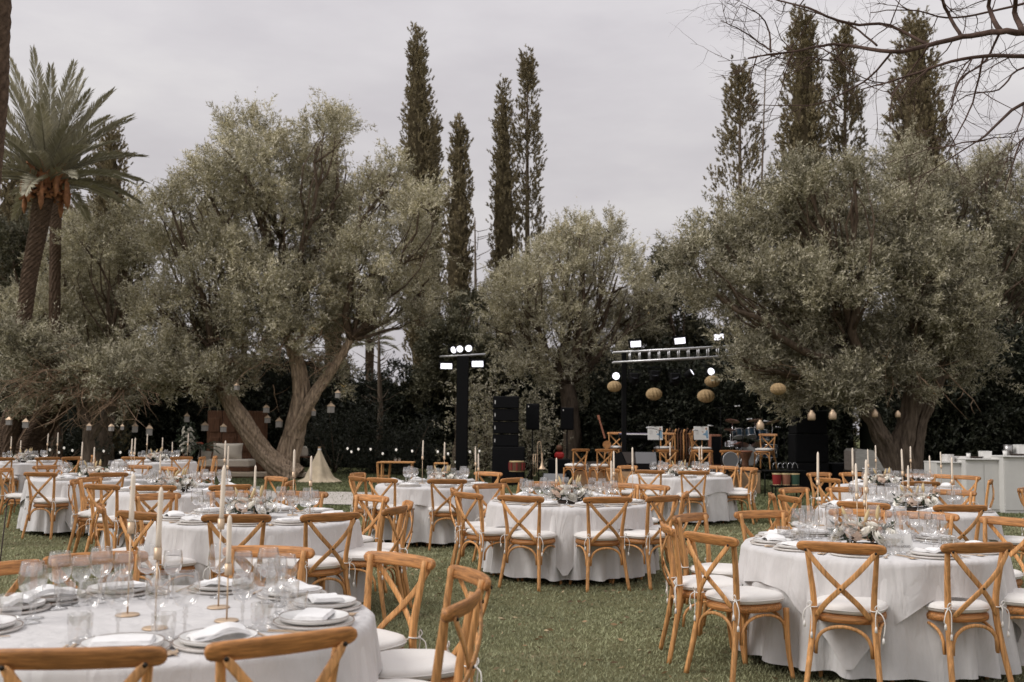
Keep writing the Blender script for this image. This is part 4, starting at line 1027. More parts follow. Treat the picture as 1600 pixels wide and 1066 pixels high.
CHG = plate_mesh(.158, .014, .05, M_DARKRIM, M_RIM); DPL = plate_mesh(.136, .017, .035, M_DARKRIM)
def napkin_mesh(v):
    m = MB(); nx, ny = 14, 8; 
    for lay in range(3):
        vs = []
        for j in range(ny+1):
            for i in range(nx+1):
                x = (i/nx-.5)*.205*(1-.03*lay); y = (j/ny-.5)*.125*(1-.06*lay)
                z = .004+.0045*lay+.005*math.cos(x*9)*math.cos(y*14)+.004*_ns.noise((x*18+v*7, y*18, lay))
                if v == 1: z += .030*math.exp(-((x-.03)**2*260+(y*18)**2*.35)); x += .012*math.sin(y*30)
                if v == 2: z += .012*math.sin(x*26+1)**2; y += .01*math.sin(x*22)
                vs.append((x, y, z))
        m.add(vs, [(j*(nx+1)+i, j*(nx+1)+i+1, (j+1)*(nx+1)+i+1, (j+1)*(nx+1)+i) for j in range(ny) for i in range(nx)])
        # turned-down edges give the fold its thickness
        W = nx+1; border = [i for i in range(W)]+[j*W+nx for j in range(1, ny+1)]+[ny*W+i for i in range(nx-1, -1, -1)]+[j*W for j in range(ny-1, 0, -1)]
        ev = [vs[b] for b in border]+[(vs[b][0]*1.012, vs[b][1]*1.02, vs[b][2]-.0048) for b in border]; k = len(border)
        m.add(ev, [(a, (a+1) % k, k+(a+1) % k, k+a) for a in range(k)])
    return m.mesh('napkin', M_NAP)
NAPS = [napkin_mesh(v) for v in range(3)]
def cutlery():
    out = {}
    m = MB(); m.ribbon([(0, -.10, .004), (0, -.03, .006), (0, .03, .005)], [.010, .005, .005], .002, (0, 0, 1)); m.ribbon([(0, .03, .005), (0, .05, .004), (0, .06, .004)], [.006, .022, .022], .0016, (0, 0, 1))
    for q in (-.009, -.003, .003, .009): m.ribbon([(q, .058, .004), (q, .098, .006)], .0028, .0014, (0, 0, 1))
    out['fork'] = m.mesh('fork', M_BRASS)
    m = MB(); m.ribbon([(0, -.11, .004), (0, -.02, .005), (0, .0, .004)], [.011, .010, .008], .004, (0, 0, 1)); m.ribbon([(0, 0, .004), (.003, .05, .004), (.001, .112, .004)], [.010, .019, .004], .0014, (0, 0, 1)); out['knife'] = m.mesh('knife', M_BRASS)
    m = MB(); m.ribbon([(0, -.10, .004), (0, -.03, .006), (0, .05, .005)], [.010, .005, .006], .002, (0, 0, 1)); m.sphere((0, .072, .005), .02, 10, 5, sc=(.95, 1.4, .22)); out['spoon'] = m.mesh('spoon', M_BRASS)
    return out
CUT = cutlery()
# candles
def candle_parts():
    hold = {}
    for k, h in enumerate((.18, .26, .33)):
        a = MB(); a.lathe([(0, 0), (.046, 0), (.048, .003), (.045, .0065), (.006, .008), (0, .009)], 28); a = a.mesh('holder_foot', M_BRASS)
        b = MB(); b.lathe([(.0035, .007), (.0035, h)], 8); b = b.mesh('holder_stem', M_BRASS)
        c = MB(); c.lathe([(.0, h), (.0138, h), (.0145, h+.004), (.0145, h+.046), (.0126, h+.046), (.0126, h+.012), (0, h+.012)], 16); c = c.mesh('holder_cup', M_BRASS)
        hold[k] = (a, b, c, h)
    m = MB(); m.lathe([(0, 0), (.0102, 0), (.0100, .10), (.0094, .215), (.0085, .236), (.003, .250), (0, .251)], 14); m.lathe([(.0009, .250), (.0009, .258), (0, .259)], 5, 1)
    return hold, m.mesh('taper_candle', M_WAX, M_WICK)
HOLD, TAPER = candle_parts()
def put_candle(x, y, k, label, group, z0=None):
    z0 = TOP+.003 if z0 is None else z0
    a, b, c, h = HOLD[k]; o = thing('candle_holder', 'slim brass holder of ' + label, 'candle holder', (x, y, z0), 0, group+' holders')
    link('foot', a, o); link('stem', b, o); link('cup', c, o)
    cd = tag(link('taper_candle', TAPER, None, (x, y, z0+h+.0125), (R(random.uniform(-1.2, 1.2)), R(random.uniform(-1.2, 1.2)), 0)), label, 'candle', group)
    cd.scale = (1, 1, random.uniform(.88, 1.06))
# flowers
def rose_mesh(matl):
    m = MB(); rr = random.Random(3)
    m.sphere((0, 0, .012), .013, 8, 5)
    for lay, (np_, rad, hh, op) in enumerate(((3, .014, .026, .1), (4, .021, .027, .35), (5, .028, .024, .7), (6, .035, .018, 1.15))):
        for p in range(np_):
            q0 = 2*math.pi*p/np_+lay*.7; vs = []
            for j in range(4):
                for i in range(5):
                    a = q0+(i/4-.5)*2*math.pi/np_*1.35; t = j/3
                    r = rad*(.35+.65*math.sin(t*1.4)**.8)+op*.007*t*t; z = hh*t-.002*lay+(-.004*(i-2)**2*.35 if j == 3 else 0)
                    vs.append((r*math.cos(a), r*math.sin(a), z))
            m.add(vs, [(j*5+i, j*5+i+1, (j+1)*5+i+1, (j+1)*5+i) for j in range(3) for i in range(4)])
    return m.mesh('rose', matl)
ROSE, ROSEB = rose_mesh(M_ROSE), rose_mesh(M_BLUSH)
def arrangement_parts():
    k = 7; nt_ = 34; a = rng.random(nt_)*2*np.pi; P = np.stack([np.cos(a)*.05, np.sin(a)*.04, .02+.03*rng.random(nt_)], 1)
    D = unit(np.stack([np.cos(a)*1.2, np.sin(a)*.8, .15+.75*rng.random(nt_)], 1)+rng.normal(size=(nt_, 3))*.2)
    V, tone = twig_leaves(P, D, .07+.07*rng.random(nt_), k, .038, .010, .9)
    fol = quadmesh('centrepiece_leaves', V, M_EUCA, tone)
    m = MB(); m.sphere((0, 0, 0), .013, 8, 6, sc=(1, 1, 1.3)); bud = m.mesh('bud', M_BUD)
    m = MB(); rr = random.Random(9)
    m.tube([(0, 0, 0), (0, 0, .10)], .0015, 4); m.tube([(0, 0, .085), (0, 0, .10), (.002, 0, .13), (.004, 0, .16)], [.003, .009, .009, .001], 7); wheat = m.mesh('wheat_ear', M_YEL)
    m = MB(); m.lathe([(0, 0), (.07, 0), (.075, .012), (.07, .022), (0, .022)], 20, sx=1.25); bowl = m.mesh('flower_bowl', M_IRON)
    return fol, bud, wheat, bowl
FOL, BUD, WHEAT, FBOWL = arrangement_parts()
def make_flowers():
    t = link('flower_arrangement', None); rr = random.Random(21)
    link('bowl', FBOWL, t); link('foliage', FOL, t, (0, 0, .01))
    for i in range(17):
        a = i*2.4; r = .02+.10*math.sqrt(i/17); e = .9*r/.1
        o = link('rose', ROSE if i % 4 else ROSEB, t, (math.cos(a)*r*1.25, math.sin(a)*r*.95, .105-.045*(r/.11)**2), (e*math.sin(-a)*.9, e*math.cos(a)*.9, rr.uniform(0, 6)))
        s_ = rr.uniform(.95, 1.35); o.scale = (s_, s_, s_)
    for i in range(9):
        a = i*2.1+.5; r = .05+.06*rr.random(); link('bud', BUD, t, (math.cos(a)*r*1.3, math.sin(a)*r, .07+.03*rr.random()), (rr.uniform(-.6, .6), rr.uniform(-.6, .6), 0))
    for i in range(4):
        a = i*1.7+.3; link('wheat_ear', WHEAT, t, (math.cos(a)*.06, math.sin(a)*.05, .05), (rr.uniform(-.5, .5), rr.uniform(-.5, .5), 0))
    return t
FLOW0 = make_flowers(); _ff = [True]
def put_flowers(x, y, rz, label, sc=1.0):
    o = FLOW0 if _ff[0] else copy_tree(FLOW0); _ff[0] = False
    sc *= 1.2; o.location = (x, y, TOP+.003); o.rotation_euler = (0, 0, rz); o.scale = (sc, sc, sc); tag(o, label, 'flowers', 'low white flower centrepieces')

# ================================================================== THE TABLES
CLOCK = ["middle of the near side", "near side slightly right", "near right corner", "right side towards camera", "right side away from camera",
         "far right corner", "far side slightly right", "far side slightly left", "far left corner", "left side away from camera", "left side towards camera", "near left corner",
         "near side slightly left"]
CA = [0, 24, 48, 75, 105, 135, 165, 195, 225, 255, 285, 310, 336]
def place_phrase(ang, used):
    a = ang % 360
    order = sorted(range(13), key=lambda i: min(abs(a-CA[i]), 360-abs(a-CA[i])))
    for i in order:
        if i not in used: used.add(i); return CLOCK[i]
def table_set(key, phrase, centre, seats, settings, detail, candles, flowers, cutl=False, overlay_rot=45, nglass=3, seed=0, short=None):
    cx, cy = centre; random.seed(seed+11)
    t = thing('banquet_table', 'round banquet table hidden under white linen, ' + phrase, 'table', (cx, cy, 0), R(seed*17), 'round banquet tables')
    link('tabletop', TTOP, t)
    for l in TLEGS: link('leg', l, t)
    tag(link('tablecloth', CLOTHS[seed % 3], None, (cx, cy, 0), (0, 0, R(seed*37))), 'floor-length off-white linen cloth on the ' + phrase, 'tablecloth', 'round linen tablecloths')
    tag(link('overlay_cloth', OVERS[seed % 2], None, (cx, cy, 0), (0, 0, R(overlay_rot))), 'square linen overlay hanging in points over the ' + phrase, 'tablecloth', 'square overlay cloths')
    used = set(); angs = []
    for st in seats:
        px, py = st[0], st[1]
        p = at(px, py, .893); a = math.degrees(math.atan2(p.x-cx, -(p.y-cy)))
        ph = place_phrase(a, used)
        _, q = put_chair(px, py, centre, 'honey wood cross-back chair, ' + ph + ' of the ' + phrase, 'cross-back chairs round the tables', rmin=st[2] if len(st) > 2 else 1.25)
        angs.append((a, ph))
    # places: one for each seat, plus any laid place with no visible chair
    for a in settings: angs.append((a, place_phrase(a, used)))
    for i, (a, ph) in enumerate(angs):
        if ph is None: continue
        q = R(a); ux, uy = math.sin(q), -math.cos(q); vx, vy = -uy, ux      # u: outwards, v: diner's ... side
        tail = ph + ' of ' + phrase
        X = lambda r, s_: (cx+ux*r-vx*s_, cy+uy*r-vy*s_)
        rz = math.atan2(uy, ux)+math.pi/2
        x, y = X(.665, 0)
        tag(link('charger_plate', CHG, None, (x, y, TOP+.003), (0, 0, rz)), 'beige charger plate, ' + tail, 'plate', 'charger plates')
        tag(link('dinner_plate', DPL, None, (x, y, TOP+.0195), (0, 0, rz)), 'off-white dinner plate, ' + tail, 'plate', 'dinner plates')
        tag(link('napkin', NAPS[(i+seed) % 3], None, (x, y, TOP+.030), (0, 0, rz+R(random.uniform(-14, 14)))), 'folded white napkin, ' + tail, 'napkin', 'folded napkins')
        if cutl:
            for nm, s_ in (('fork', -.185), ('knife', .182), ('spoon', .205)):
                xx, yy = X(.665, s_); tag(link(nm, CUT[nm], None, (xx, yy, TOP+.003), (0, 0, rz+math.pi)), 'brass ' + nm + ' beside plate, ' + tail, 'cutlery', 'brass cutlery')
        gp = [(.475, .07, 0), (.44, .165, 1), (.53, .165, 2)][:nglass]
        for (r_, s_, kd) in gp:
            if r_ > .5 and kd == 2 and not detail: continue
            xx, yy = X(r_+random.uniform(-.015, .015), s_+random.uniform(-.015, .015))
            put_glass(kd, xx, yy, ['large clear wine glass, ', 'small clear wine glass, ', 'clear stemless water glass, '][kd] + tail, 'glasses on the tables', detail)
    for j, cnd in enumerate(candles):
        x, y, k = cnd
        put_candle(x, y, k, 'cream taper candle, %s on the %s' % (['tallest', 'shortest', 'second tallest', 'third tallest', 'fourth tallest'][j], phrase), 'taper candles')
    for (x, y, rz, sc) in flowers: put_flowers(x, y, rz, 'low bunch of white roses and greenery on the ' + phrase, sc)
def tp(px, py, z=None):
    p = at(px, py, TOP if z is None else z); return p.x, p.y
def cnd(px, pbase, k): x, y = tp(px, pbase); return (x, y, k)
def near(c, dx, dy, k): return (c[0]+dx, c[1]+dy, k)

c0 = (-1.42, 4.25)
table_set('T0', 'table closest to the camera', c0, [(125, 1006), (446, 988), (742, 890), (733, 930), (629, 864), (423, 852), (146, 862, 1.06), (-14, 879, 1.05)], [262, 300], True,
          [cnd(199, 963, 2), cnd(242, 984, 1), cnd(341, 951, 2), cnd(354, 972, 0)], [], True, 20, 3, 0)
c1 = (2.47, 7.12)
table_set('R', 'table with the name card', c1, [(1313, 847), (1499, 842, 1.08), (1104, 833), (1038, 818), (1073, 802), (1186, 797), (1342, 795), (1465, 796), (1590, 808), (1660, 838)], [], True,
          [cnd(1279, 822, 2), cnd(1340, 835, 1), cnd(1352, 826, 0), near(c1, .10, .34, 2)], [(c1[0]-.10, c1[1]-.22, .3, 1.15)], True, 18, 3, 1)
c2 = (-2.15, 8.78)
table_set('A', 'table just behind the closest', c2, [(371, 803), (518, 801), (621, 791), (642, 783), (582, 773), (474, 767), (355, 765), (237, 770), (186, 787), (233, 797)], [], False,
          [near(c2, .25, .25, 2), near(c2, .42, .15, 1), near(c2, -.1, .3, 0)], [(c2[0]-.03, c2[1]-.05, .8, 1.1)], True, 62, 3, 2)
c3 = (.62, 11.05)
table_set('T1', 'table in mid lawn', c3, [(814, 774), (948, 775.5), (728, 769), (708, 762), (762, 755), (1040, 774), (1022, 757), (974, 754), (850, 752), (1074, 768)], [], False,
          [near(c3, .45, -.1, 0), near(c3, .70, .12, 2), near(c3, -.12, .2, 0), near(c3, .52, .35, 1)], [(c3[0]+.0, c3[1]-.25, .1, 1.2)], True, 40, 2, 3)
c4 = (3.98, 10.45)
table_set('S', 'table behind the name card', c4, [(1491, 787), (1366, 781.5), (1249, 774), (1203, 770), (1238, 761), (1310, 759), (1535, 760), (1600, 780)], [150, 180], False,
          [near(c4, -.48, .1, 2), near(c4, .03, .1, 2), near(c4, .45, -.1, 1), near(c4, .2, .4, 0)], [(c4[0]+.05, c4[1]-.2, .5, 1.1)], False, 30, 2, 4)
c5 = (-.98, 14.15)
table_set('T2', 'table before the light tower', c5, [(697, 747), (601, 746), (556, 744), (773, 745), (762, 737), (592, 739)], [150, 180, 210, 60], False,
          [near(c5, -.25, .2, 2), near(c5, .05, .25, 2), near(c5, .5, -.1, 1), near(c5, .53, .2, 0)], [(c5[0]+.05, c5[1]-.1, .2, 1.1)], False, 70, 2, 5)
c6 = (-3.85, 12.3)
table_set('K', 'table before the olive trunk', c6, [(242, 757), (360, 757), (155, 756), (114, 749), (139, 745), (450, 750), (409, 745)], [150, 180, 210], False,
          [near(c6, .38, .2, 2), near(c6, .5, -.1, 1), near(c6, -.4, .2, 0)], [(c6[0]-.05, c6[1]-.25, .4, 1.15)], False, 10, 2, 6)
c7 = (-6.1, 15.0)
table_set('L', 'table before the forked olive', c7, [(70, 737), (170, 738), (64, 726), (219, 726), (266, 729), (8, 731)], [150, 90], False,
          [near(c7, -.15, 0, 1), near(c7, -.05, .2, 0), near(c7, .5, .2, 2), near(c7, .62, 0, 2)], [(c7[0]+.1, c7[1]-.1, 1.2, 1.1)], False, 55, 2, 7)
c8 = (2.87, 17.5)
table_set('T3', 'table right before the stage', c8, [(1079, 734.5), (1014, 734), (1137, 732.5), (1172, 730), (1161, 727), (1122, 727), (979, 727), (956, 731.5), (1047, 726)], [], False,
          [near(c8, -.15, .1, 2), near(c8, .35, .1, 1), near(c8, .42, .25, 1)], [(c8[0], c8[1]-.1, .5, 1.1)], False, 33, 2, 8)
c9 = (5.5, 14.75)
table_set('U', 'table beside the white buffet', c9, [(1433, 751), (1508, 748), (1322, 746), (1310, 735), (1261, 737), (1470, 736.5), (1529, 738), (1552, 742)], [180], False,
          [near(c9, -.35, .1, 1), near(c9, -.15, .35, 2), near(c9, .38, .4, 2), near(c9, .5, 0, 0), near(c9, .7, .1, 1)], [(c9[0]-.15, c9[1], .5, 1.1)], False, 12, 2, 9)
c10 = (-7.6, 22.0)
table_set('M', 'far table beside the sofa', c10, [(219, 712.8), (276, 713), (172, 711)], [90, 130, 180, 220], False,
          [near(c10, -.25, .2, 2), near(c10, .15, 0, 1), near(c10, .3, .2, 0), near(c10, .6, .3, 2)], [(c10[0]+.1, c10[1]-.2, .5, 1.2)], False, 45, 2, 10)
c11 = (-9.95, 20.9)
table_set('N', 'far table under palm stumps', c11, [(62, 713.3), (2, 714.5), (115, 713.5)], [60, 110, 150, 200], False,
          [near(c11, -.2, 0, 1), near(c11, -.1, .2, 0), near(c11, .45, .2, 2), near(c11, .7, .1, 2)], [(c11[0]+.2, c11[1]-.2, .5, 1.2)], False, 25, 2, 11)
# chairs standing apart
cz = atd(322, 700, 21.6)
put_chair(322, 712, (cz.x-3, 21.2), 'honey wood chair turned side-on at the far table edge by the sofa', 'chairs turned aside', Y=21.3, jit=2)
put_chair(342, 712, (cz.x-3, 20.7), 'honey wood chair side-on, half behind another chair by the sofa', 'chairs turned aside', Y=21.9, jit=2)
put_chair(1600, 764, (6.9, 11.2), 'honey wood chair cut by the right frame edge, before the buffet', 'chairs turned aside', Y=12.3, jit=2)

# name card
def text_mesh(txt, size, font_ext=0.0006, align='CENTER', shear=0.0, sx=1.0):
    cu = bpy.data.curves.new('lettering', 'FONT'); cu.body = txt; cu.size = size; cu.extrude = font_ext; cu.align_x = align; cu.shear = shear; cu.resolution_u = 3
    o = bpy.data.objects.new('tmp_text', cu); COL.objects.link(o)
    dg = bpy.context.evaluated_depsgraph_get(); me = bpy.data.meshes.new_from_object(o.evaluated_get(dg)); bpy.data.objects.remove(o); return me
xk, yk = c1[0]+.04, c1[1]-.36
t = thing('name_card', 'white folded name card with one thin printed line before the roses', 'card', (xk, yk, TOP+.003), R(4))
m = MB()
m.ribbon([(-.0, -.030, 0), (0, 0, .112)], .215, .0012, (0, -1, .2)); link('front_leaf', m.mesh('card_front', M_PAPER), t)
m = MB(); m.ribbon([(0, .034, 0), (0, .002, .112)], .215, .0012, (0, 1, .2)); link('back_leaf', m.mesh('card_back', M_PAPER), t)
tm = text_mesh('Table  ROSSANDUO', .0205, .0004); tm.materials.append(M_INK)
link('lettering', tm, t, (0, -.0255, .026), (R(90-15), 0, 0))

# ================================================================== LOUNGE BY THE BIG OLIVE
def near_ground(px, Y): return G(px, Y)
YL = 31.5; sL = 1600/YL
pL = G(352, YL)
t = thing('sofa', 'cream daybed sofa with a big back pillow beside the olive trunk', 'sofa', pL)
m = MB(); m.bbox((.10, 0, .40), (1.55, .8, .22), .03); link('seat_cushion', m.mesh('sofa_seat', M_CREAM), t)
def pillow(w_, h_, d_, mt, nm):
    m = MB(); nx, ny = 12, 10
    for sg in (-1, 1):
        vs = []
        for j in range(ny+1):
            for i in range(nx+1):
                u, v = i/nx*2-1, j/ny*2-1; b = (1-u**4)*(1-v**4); pin = 1-.06*(1-abs(u)**3)*abs(v)**4-.0
                vs.append((u*w_/2*(1-.05*(1-v*v)), sg*d_/2*max(0, b)**.5, v*h_/2*(1-.06*(1-u*u))))
        m.add(vs, [((j*(nx+1)+i, j*(nx+1)+i+1, (j+1)*(nx+1)+i+1, (j+1)*(nx+1)+i) if sg < 0 else ((j+1)*(nx+1)+i, (j+1)*(nx+1)+i+1, j*(nx+1)+i+1, j*(nx+1)+i)) for j in range(ny) for i in range(nx)])
    return m.mesh(nm, mt)
link('back_pillow', pillow(.92, .52, .2, M_CREAM, 'back_pillow'), t, (.02, .28, .74), (R(-12), 0, 0))
link('arm_bolster', pillow(.4, .3, .16, M_CREAM, 'arm_bolster'), t, (-.60, .0, .62), (0, R(8), 0))
m = MB(); m.bbox((.1, 0, .22), (1.6, .84, .13), .01); link('base', m.mesh('sofa_base', M_OAK), t)
for sx_ in (-.65, .85):
    for sy_ in (-.36, .36): m = MB(); m.bbox((sx_, sy_, .08), (.07, .07, .17), .005); link('leg', m.mesh('sofa_leg', M_OAK), t)
pD = G(398, YL-.6)
t = thing('low_deck', 'low pale board deck under the sofa and olive trunk', 'deck', pD)
for k in range(4):
    m = MB(); m.bbox((-.1, -.55+.3*k, .10), (3.4, .29, .10), .006); link('board', m.mesh('deck_board', M_SAND), t)
m = MB(); m.box((-.1, -.1, .025), (3.3, 1.1, .05)); link('joist', m.mesh('deck_joist', M_OAK), t)
# carved wooden panel screen behind the sofa
pP = G(371, YL+1.1)
t = thing('wooden_screen', 'tall dark wooden panel screen standing behind the cream sofa', 'screen', pP)
for k in range(4):
    m = MB(); x = -.72+.48*k
    m.bbox((x, 0, 1.0), (.46, .04, 2.0), .006)
    for z in (.35, .95, 1.55): m.bbox((x, -.028, z), (.32, .02, .44), .008)
    link('panel', m.mesh('screen_panel', M_OAK), t)
# flower stand and plant
pF = G(294, YL-.3)
t = thing('flower_stand', 'terracotta urn topped with a tall column of white flowers', 'flowers', pF)
m = MB(); m.lathe([(.12, 0), (.16, .1), (.2, .35), (.15, .55), (.17, .6), (.12, .6)], 20); link('urn', m.mesh('urn', M_TERRA), t)
k_ = 8; c = rng.normal(size=(160, 3))*np.array([.13, .12, .25])+np.array([0, 0, 1.0]); V, tone = twig_leaves(c, unit(c-np.array([0, 0, .8])+rng.normal(size=(160, 3))*.3), .12+.08*rng.random(160), k_, .05, .014)
link('foliage', quadmesh('stand_leaves', V, M_EUCA, tone), t)
for i in range(34):
    a = i*2.4; z = .62+.85*i/34; r = .20-.09*abs(i/17-1)+random.uniform(-.03, .05)
    o = link('blossom', ROSE, t, (math.cos(a)*r, math.sin(a)*r-.03, z), (random.uniform(.6, 1.4), 0, a+1.57)); s_ = random.uniform(1.1, 1.7); o.scale = (s_, s_, s_)
pF = G(314, YL-.1)
t = thing('plant', 'drooping dark green potted plant with one red bloom by the sofa', 'plant', pF)
V, tone = [], []
for k in range(16):
    r_, V3, tn = frond(.62, .9, k+900, .12, 24, .012); M_ = rotm(k*2.4, .9-.04*k); V.append(V3 @ M_.T+np.array([0, 0, .78])); tone.append(tn)
link('foliage', quadmesh('plant_leaves', np.concatenate(V), M_EUCA, np.concatenate(tone)), t)
m = MB(); m.lathe([(.1, 0), (.14, .4), (.15, .42), (.12, .42)], 16); m.tube([(0, 0, .4), (0, 0, .8)], .03, 6); link('pot', m.mesh('plant_pot', M_IRON), t)
m = MB(); m.sphere((0, -.12, .98), .10, 10, 6, sc=(1.3, .7, .45)); link('bloom', m.mesh('red_bloom', mat('red_bloom', (.5, .12, .07), .8)), t)
# side table with lantern box
pS = G(475, YL+.2)
t = thing('side_table', 'small dark wooden side table behind the canvas tepee', 'table', pS)
m = MB(); m.bbox((0, 0, .60), (.62, .4, .03), .004); link('table_top', m.mesh('side_top', M_OAK), t)
for sx_ in (-.26, .26):
    for sy_ in (-.15, .15): m = MB(); m.bbox((sx_, sy_, .295), (.04, .04, .58), .003); link('leg', m.mesh('side_leg', M_OAK), t)
t = thing('glass_vase', 'cream vase with a small bunch of flowers on the side table', 'vase', (pS.x+.02, pS.y, .616))
m = MB(); m.lathe([(.11, 0), (.13, .05), (.12, .22), (.13, .24)], 18); link('body', m.mesh('vase_body', M_CREAM), t)
for k in range(6): link('blossom', ROSE, t, (math.cos(k)*.06, math.sin(k)*.06, .25+.03*(k % 2)), (.3, 0, k))
# tepee
pT = G(500, 28.6)
t = thing('tepee', 'small cream canvas tepee with a ruffled hem on the lawn', 'tent', pT)
m = MB(); n = 64; rings = []
for i in range(15):
    z = .90*(1-i/14); f = i/14
    r = .03+.40*f**1.05+(.16*max(0, (f-.86)/.14)**1.2)
    for k in range(n):
        q = 2*math.pi*k/n; pole = .06*f*math.cos(5*q) if f < .95 else 0
        ruf = (.05*math.sin(13*q+1)+.03*math.sin(7*q))*max(0, (f-.8)/.2)
        rings.append(((r+pole+ruf)*math.cos(q), (r+pole+ruf)*math.sin(q), max(.012, z*(1 if f < .93 else .8)+.02*math.sin(9*q)*max(0, (f-.85)/.15))))
m.add(rings, [(i*n+k, (i+1)*n+k, (i+1)*n+(k+1) % n, i*n+(k+1) % n) for i in range(14) for k in range(n)])
link('canvas', m.mesh('tepee_canvas', M_CANVAS), t)
m = MB(); 
for k in range(5): q = 2*math.pi*k/5; m.tube([(math.cos(q)*.45, math.sin(q)*.45, 0), (0, 0, .89), (-math.cos(q)*.035, -math.sin(q)*.035, .97)], .012, 6)
link('poles', m.mesh('tepee_poles', M_PLY), t)
m = MB(); m.lathe([(.035, .86), (.05, .885), (.045, .91), (.03, .92)], 14); link('tie_band', m.mesh('tepee_tie', M_CORD), t)
# small wooden tables and stools on the far lawn
def small_table(px, Y, label, w_=.9, h=.62):
    p = G(px, Y); t = thing('small_table', label, 'table', p)
    m = MB(); m.bbox((0, 0, h), (w_, .5, .035), .004); link('table_top', m.mesh('small_top', M_LEG), t)
    for a in (-1, 1):
        for b in (-1, 1): m = MB(); m.bbox((a*(w_/2-.06), b*.19, h/2-.01), (.035, .035, h-.02), .003); link('leg', m.mesh('small_leg', M_LEG), t)
small_table(622, 27, 'low honey wood table with tumblers on the far lawn')
for k in range(2): tag(link('water_tumbler', GL[2][2], None, (G(622, 27).x+.1*k-.05, 27, .641)), 'clear tumbler standing on the low far table, %s one' % ['left', 'right'][k], 'glass')
def stool(px, Y, label):
    p = G(px, Y); t = thing('stool', label, 'stool', p)
    m = MB(); m.bbox((0, 0, .60), (.36, .30, .04), .01); link('seat', m.mesh('stool_seat', M_LEG), t)
    for a in (-1, 1):
        for b in (-1, 1): m = MB(); m.bbox((a*.15, b*.12, .29), (.03, .03, .58), .003, rot=Matrix.Rotation(a*.06, 3, 'Y')); link('leg', m.mesh('stool_leg', M_LEG), t)
    m = MB(); m.bbox((0, -.12, .25), (.3, .02, .03), .003); m.bbox((0, .12, .25), (.3, .02, .03), .003); link('stretcher', m.mesh('stool_bar', M_LEG), t)
stool(690, 27, 'small honey wood stool on the lawn before the light tower')
stool(601, 27.2, 'small honey wood stool beside the low far table')

# ================================================================== HANGING LANTERNS
def lantern_parts():
    m = MB(); w_ = .085
    for a in (-1, 1):
        for b in (-1, 1): m.box((a*w_, b*w_, 0), (.012, .012, .20))
    m.box((0, 0, -.10), (.19, .19, .012)); m.box((0, 0, .10), (.19, .19, .012)); fr = m.mesh('lantern_frame', mat('lantern_white', (.36, .34, .31), .6))
    m = MB(); 
    for q in range(4):
        rt = Matrix.Rotation(q*math.pi/2, 3, 'Z'); m.box(tuple(rt @ Vector((0, w_, 0))), (.15, .002, .185), rot=rt)
    pn = m.mesh('lantern_panes', mat('frosted_pane', (.30, .28, .26), .5))
    m = MB(); m.add([(-.11, -.11, .107), (.11, -.11, .107), (.11, .11, .107), (-.11, .11, .107), (-.02, -.02, .22), (.02, -.02, .22), (.02, .02, .22), (-.02, .02, .22)], [(0, 1, 5, 4), (1, 2, 6, 5), (2, 3, 7, 6), (3, 0, 4, 7), (4, 5, 6, 7), (3, 2, 1, 0)], smooth=False)
    m.tube([(math.cos(a)*.025, 0, .245+math.sin(a)*.025) for a in [k*math.pi/4 for k in range(9)]], .004, 5, caps=False); rf = m.mesh('lantern_roof', M_BRASS)
    return fr, pn, rf
LF, LP_, LR = lantern_parts()
def lantern(px, py, Y, label, top_py, sc=1.0, group='house-shaped lanterns hanging from the olives'):
    p = atd(px, py, Y); t = thing('hanging_lantern', label, 'lantern', p, random.uniform(0, 1.5), group)
    link('frame', LF, t); link('panes', LP_, t); link('roof', LR, t)
    sc *= .82; up = (atd(px, top_py, Y).z-p.z)/sc
    m = MB(); m.tube([(0, 0, .26), (0, 0, up)], .003, 4); link('cord', m.mesh('lantern_cord', M_IRON), t); t.scale = (sc, sc, sc)
LL = [(211, 671, 27, 'white lantern farthest left of the bright pair under the olive', .9), (233, 675, 27, 'white lantern just left of the white flower column', 1.0), (292, 655, 29, 'white lantern above the white flower column', .9),
      (320, 669, 29, 'dim lantern at the left edge of the wooden screen', .9), (349, 671, 28, 'lantern hanging in front of the sofa back pillow', .8), (416, 641, 29, 'upper lantern between the two olive trunks', .8), (418, 657, 29.5, 'lower lantern between the two olive trunks', .8),
      (436, 663, 29.6, 'lantern right beside the upright olive trunk', 1.0), (490, 646, 30, 'lantern close behind the right olive limb', .8), (517, 640, 28.5, 'bright lantern hanging right of the olive trunk', 1.0), (528, 618, 28.5, 'pinkish lantern highest under the right olive limb', .8),
      (370, 606, 28, 'lantern high in the dry twigs left of the trunk', .7)]
for (x, y, Y, lb, sc) in LL: lantern(x, y, Y, lb, y-48, sc)
for (x, y, Y, lb, sc) in [(139, 669, 24, 'small lantern at the fork of the small olive', .6), (174, 670, 24, 'small lantern right of the small olive fork', .6), (191, 669, 25, 'faint small lantern left of the bright pair', .5), (40, 664, 24, 'dark lantern hanging between the palm stumps', .8), (14, 660, 24, 'dark lantern near the outermost palm stump', .7)]:
    lantern(x, y, Y, lb, y-55, sc, 'small lanterns in the forked olive')
def bottle(px, py, Y, label, top_py, sc=1.0):
    p = atd(px, py, Y); t = thing('hanging_jar', label, 'lantern', p, 0, 'brass jar lanterns hanging from the dark olive')
    m = MB(); m.lathe([(.0, -.11), (.07, -.11), (.085, -.08), (.085, .02), (.05, .07), (.032, .09), (.032, .11)], 16); link('body', m.mesh('jar_body', M_BRASS), t)
    m = MB(); m.tube([(0, 0, .1), (0, 0, (atd(px, top_py, Y).z-p.z)/sc)], .003, 4); link('cord', m.mesh('jar_cord', M_IRON), t); t.scale = (sc, sc, sc)
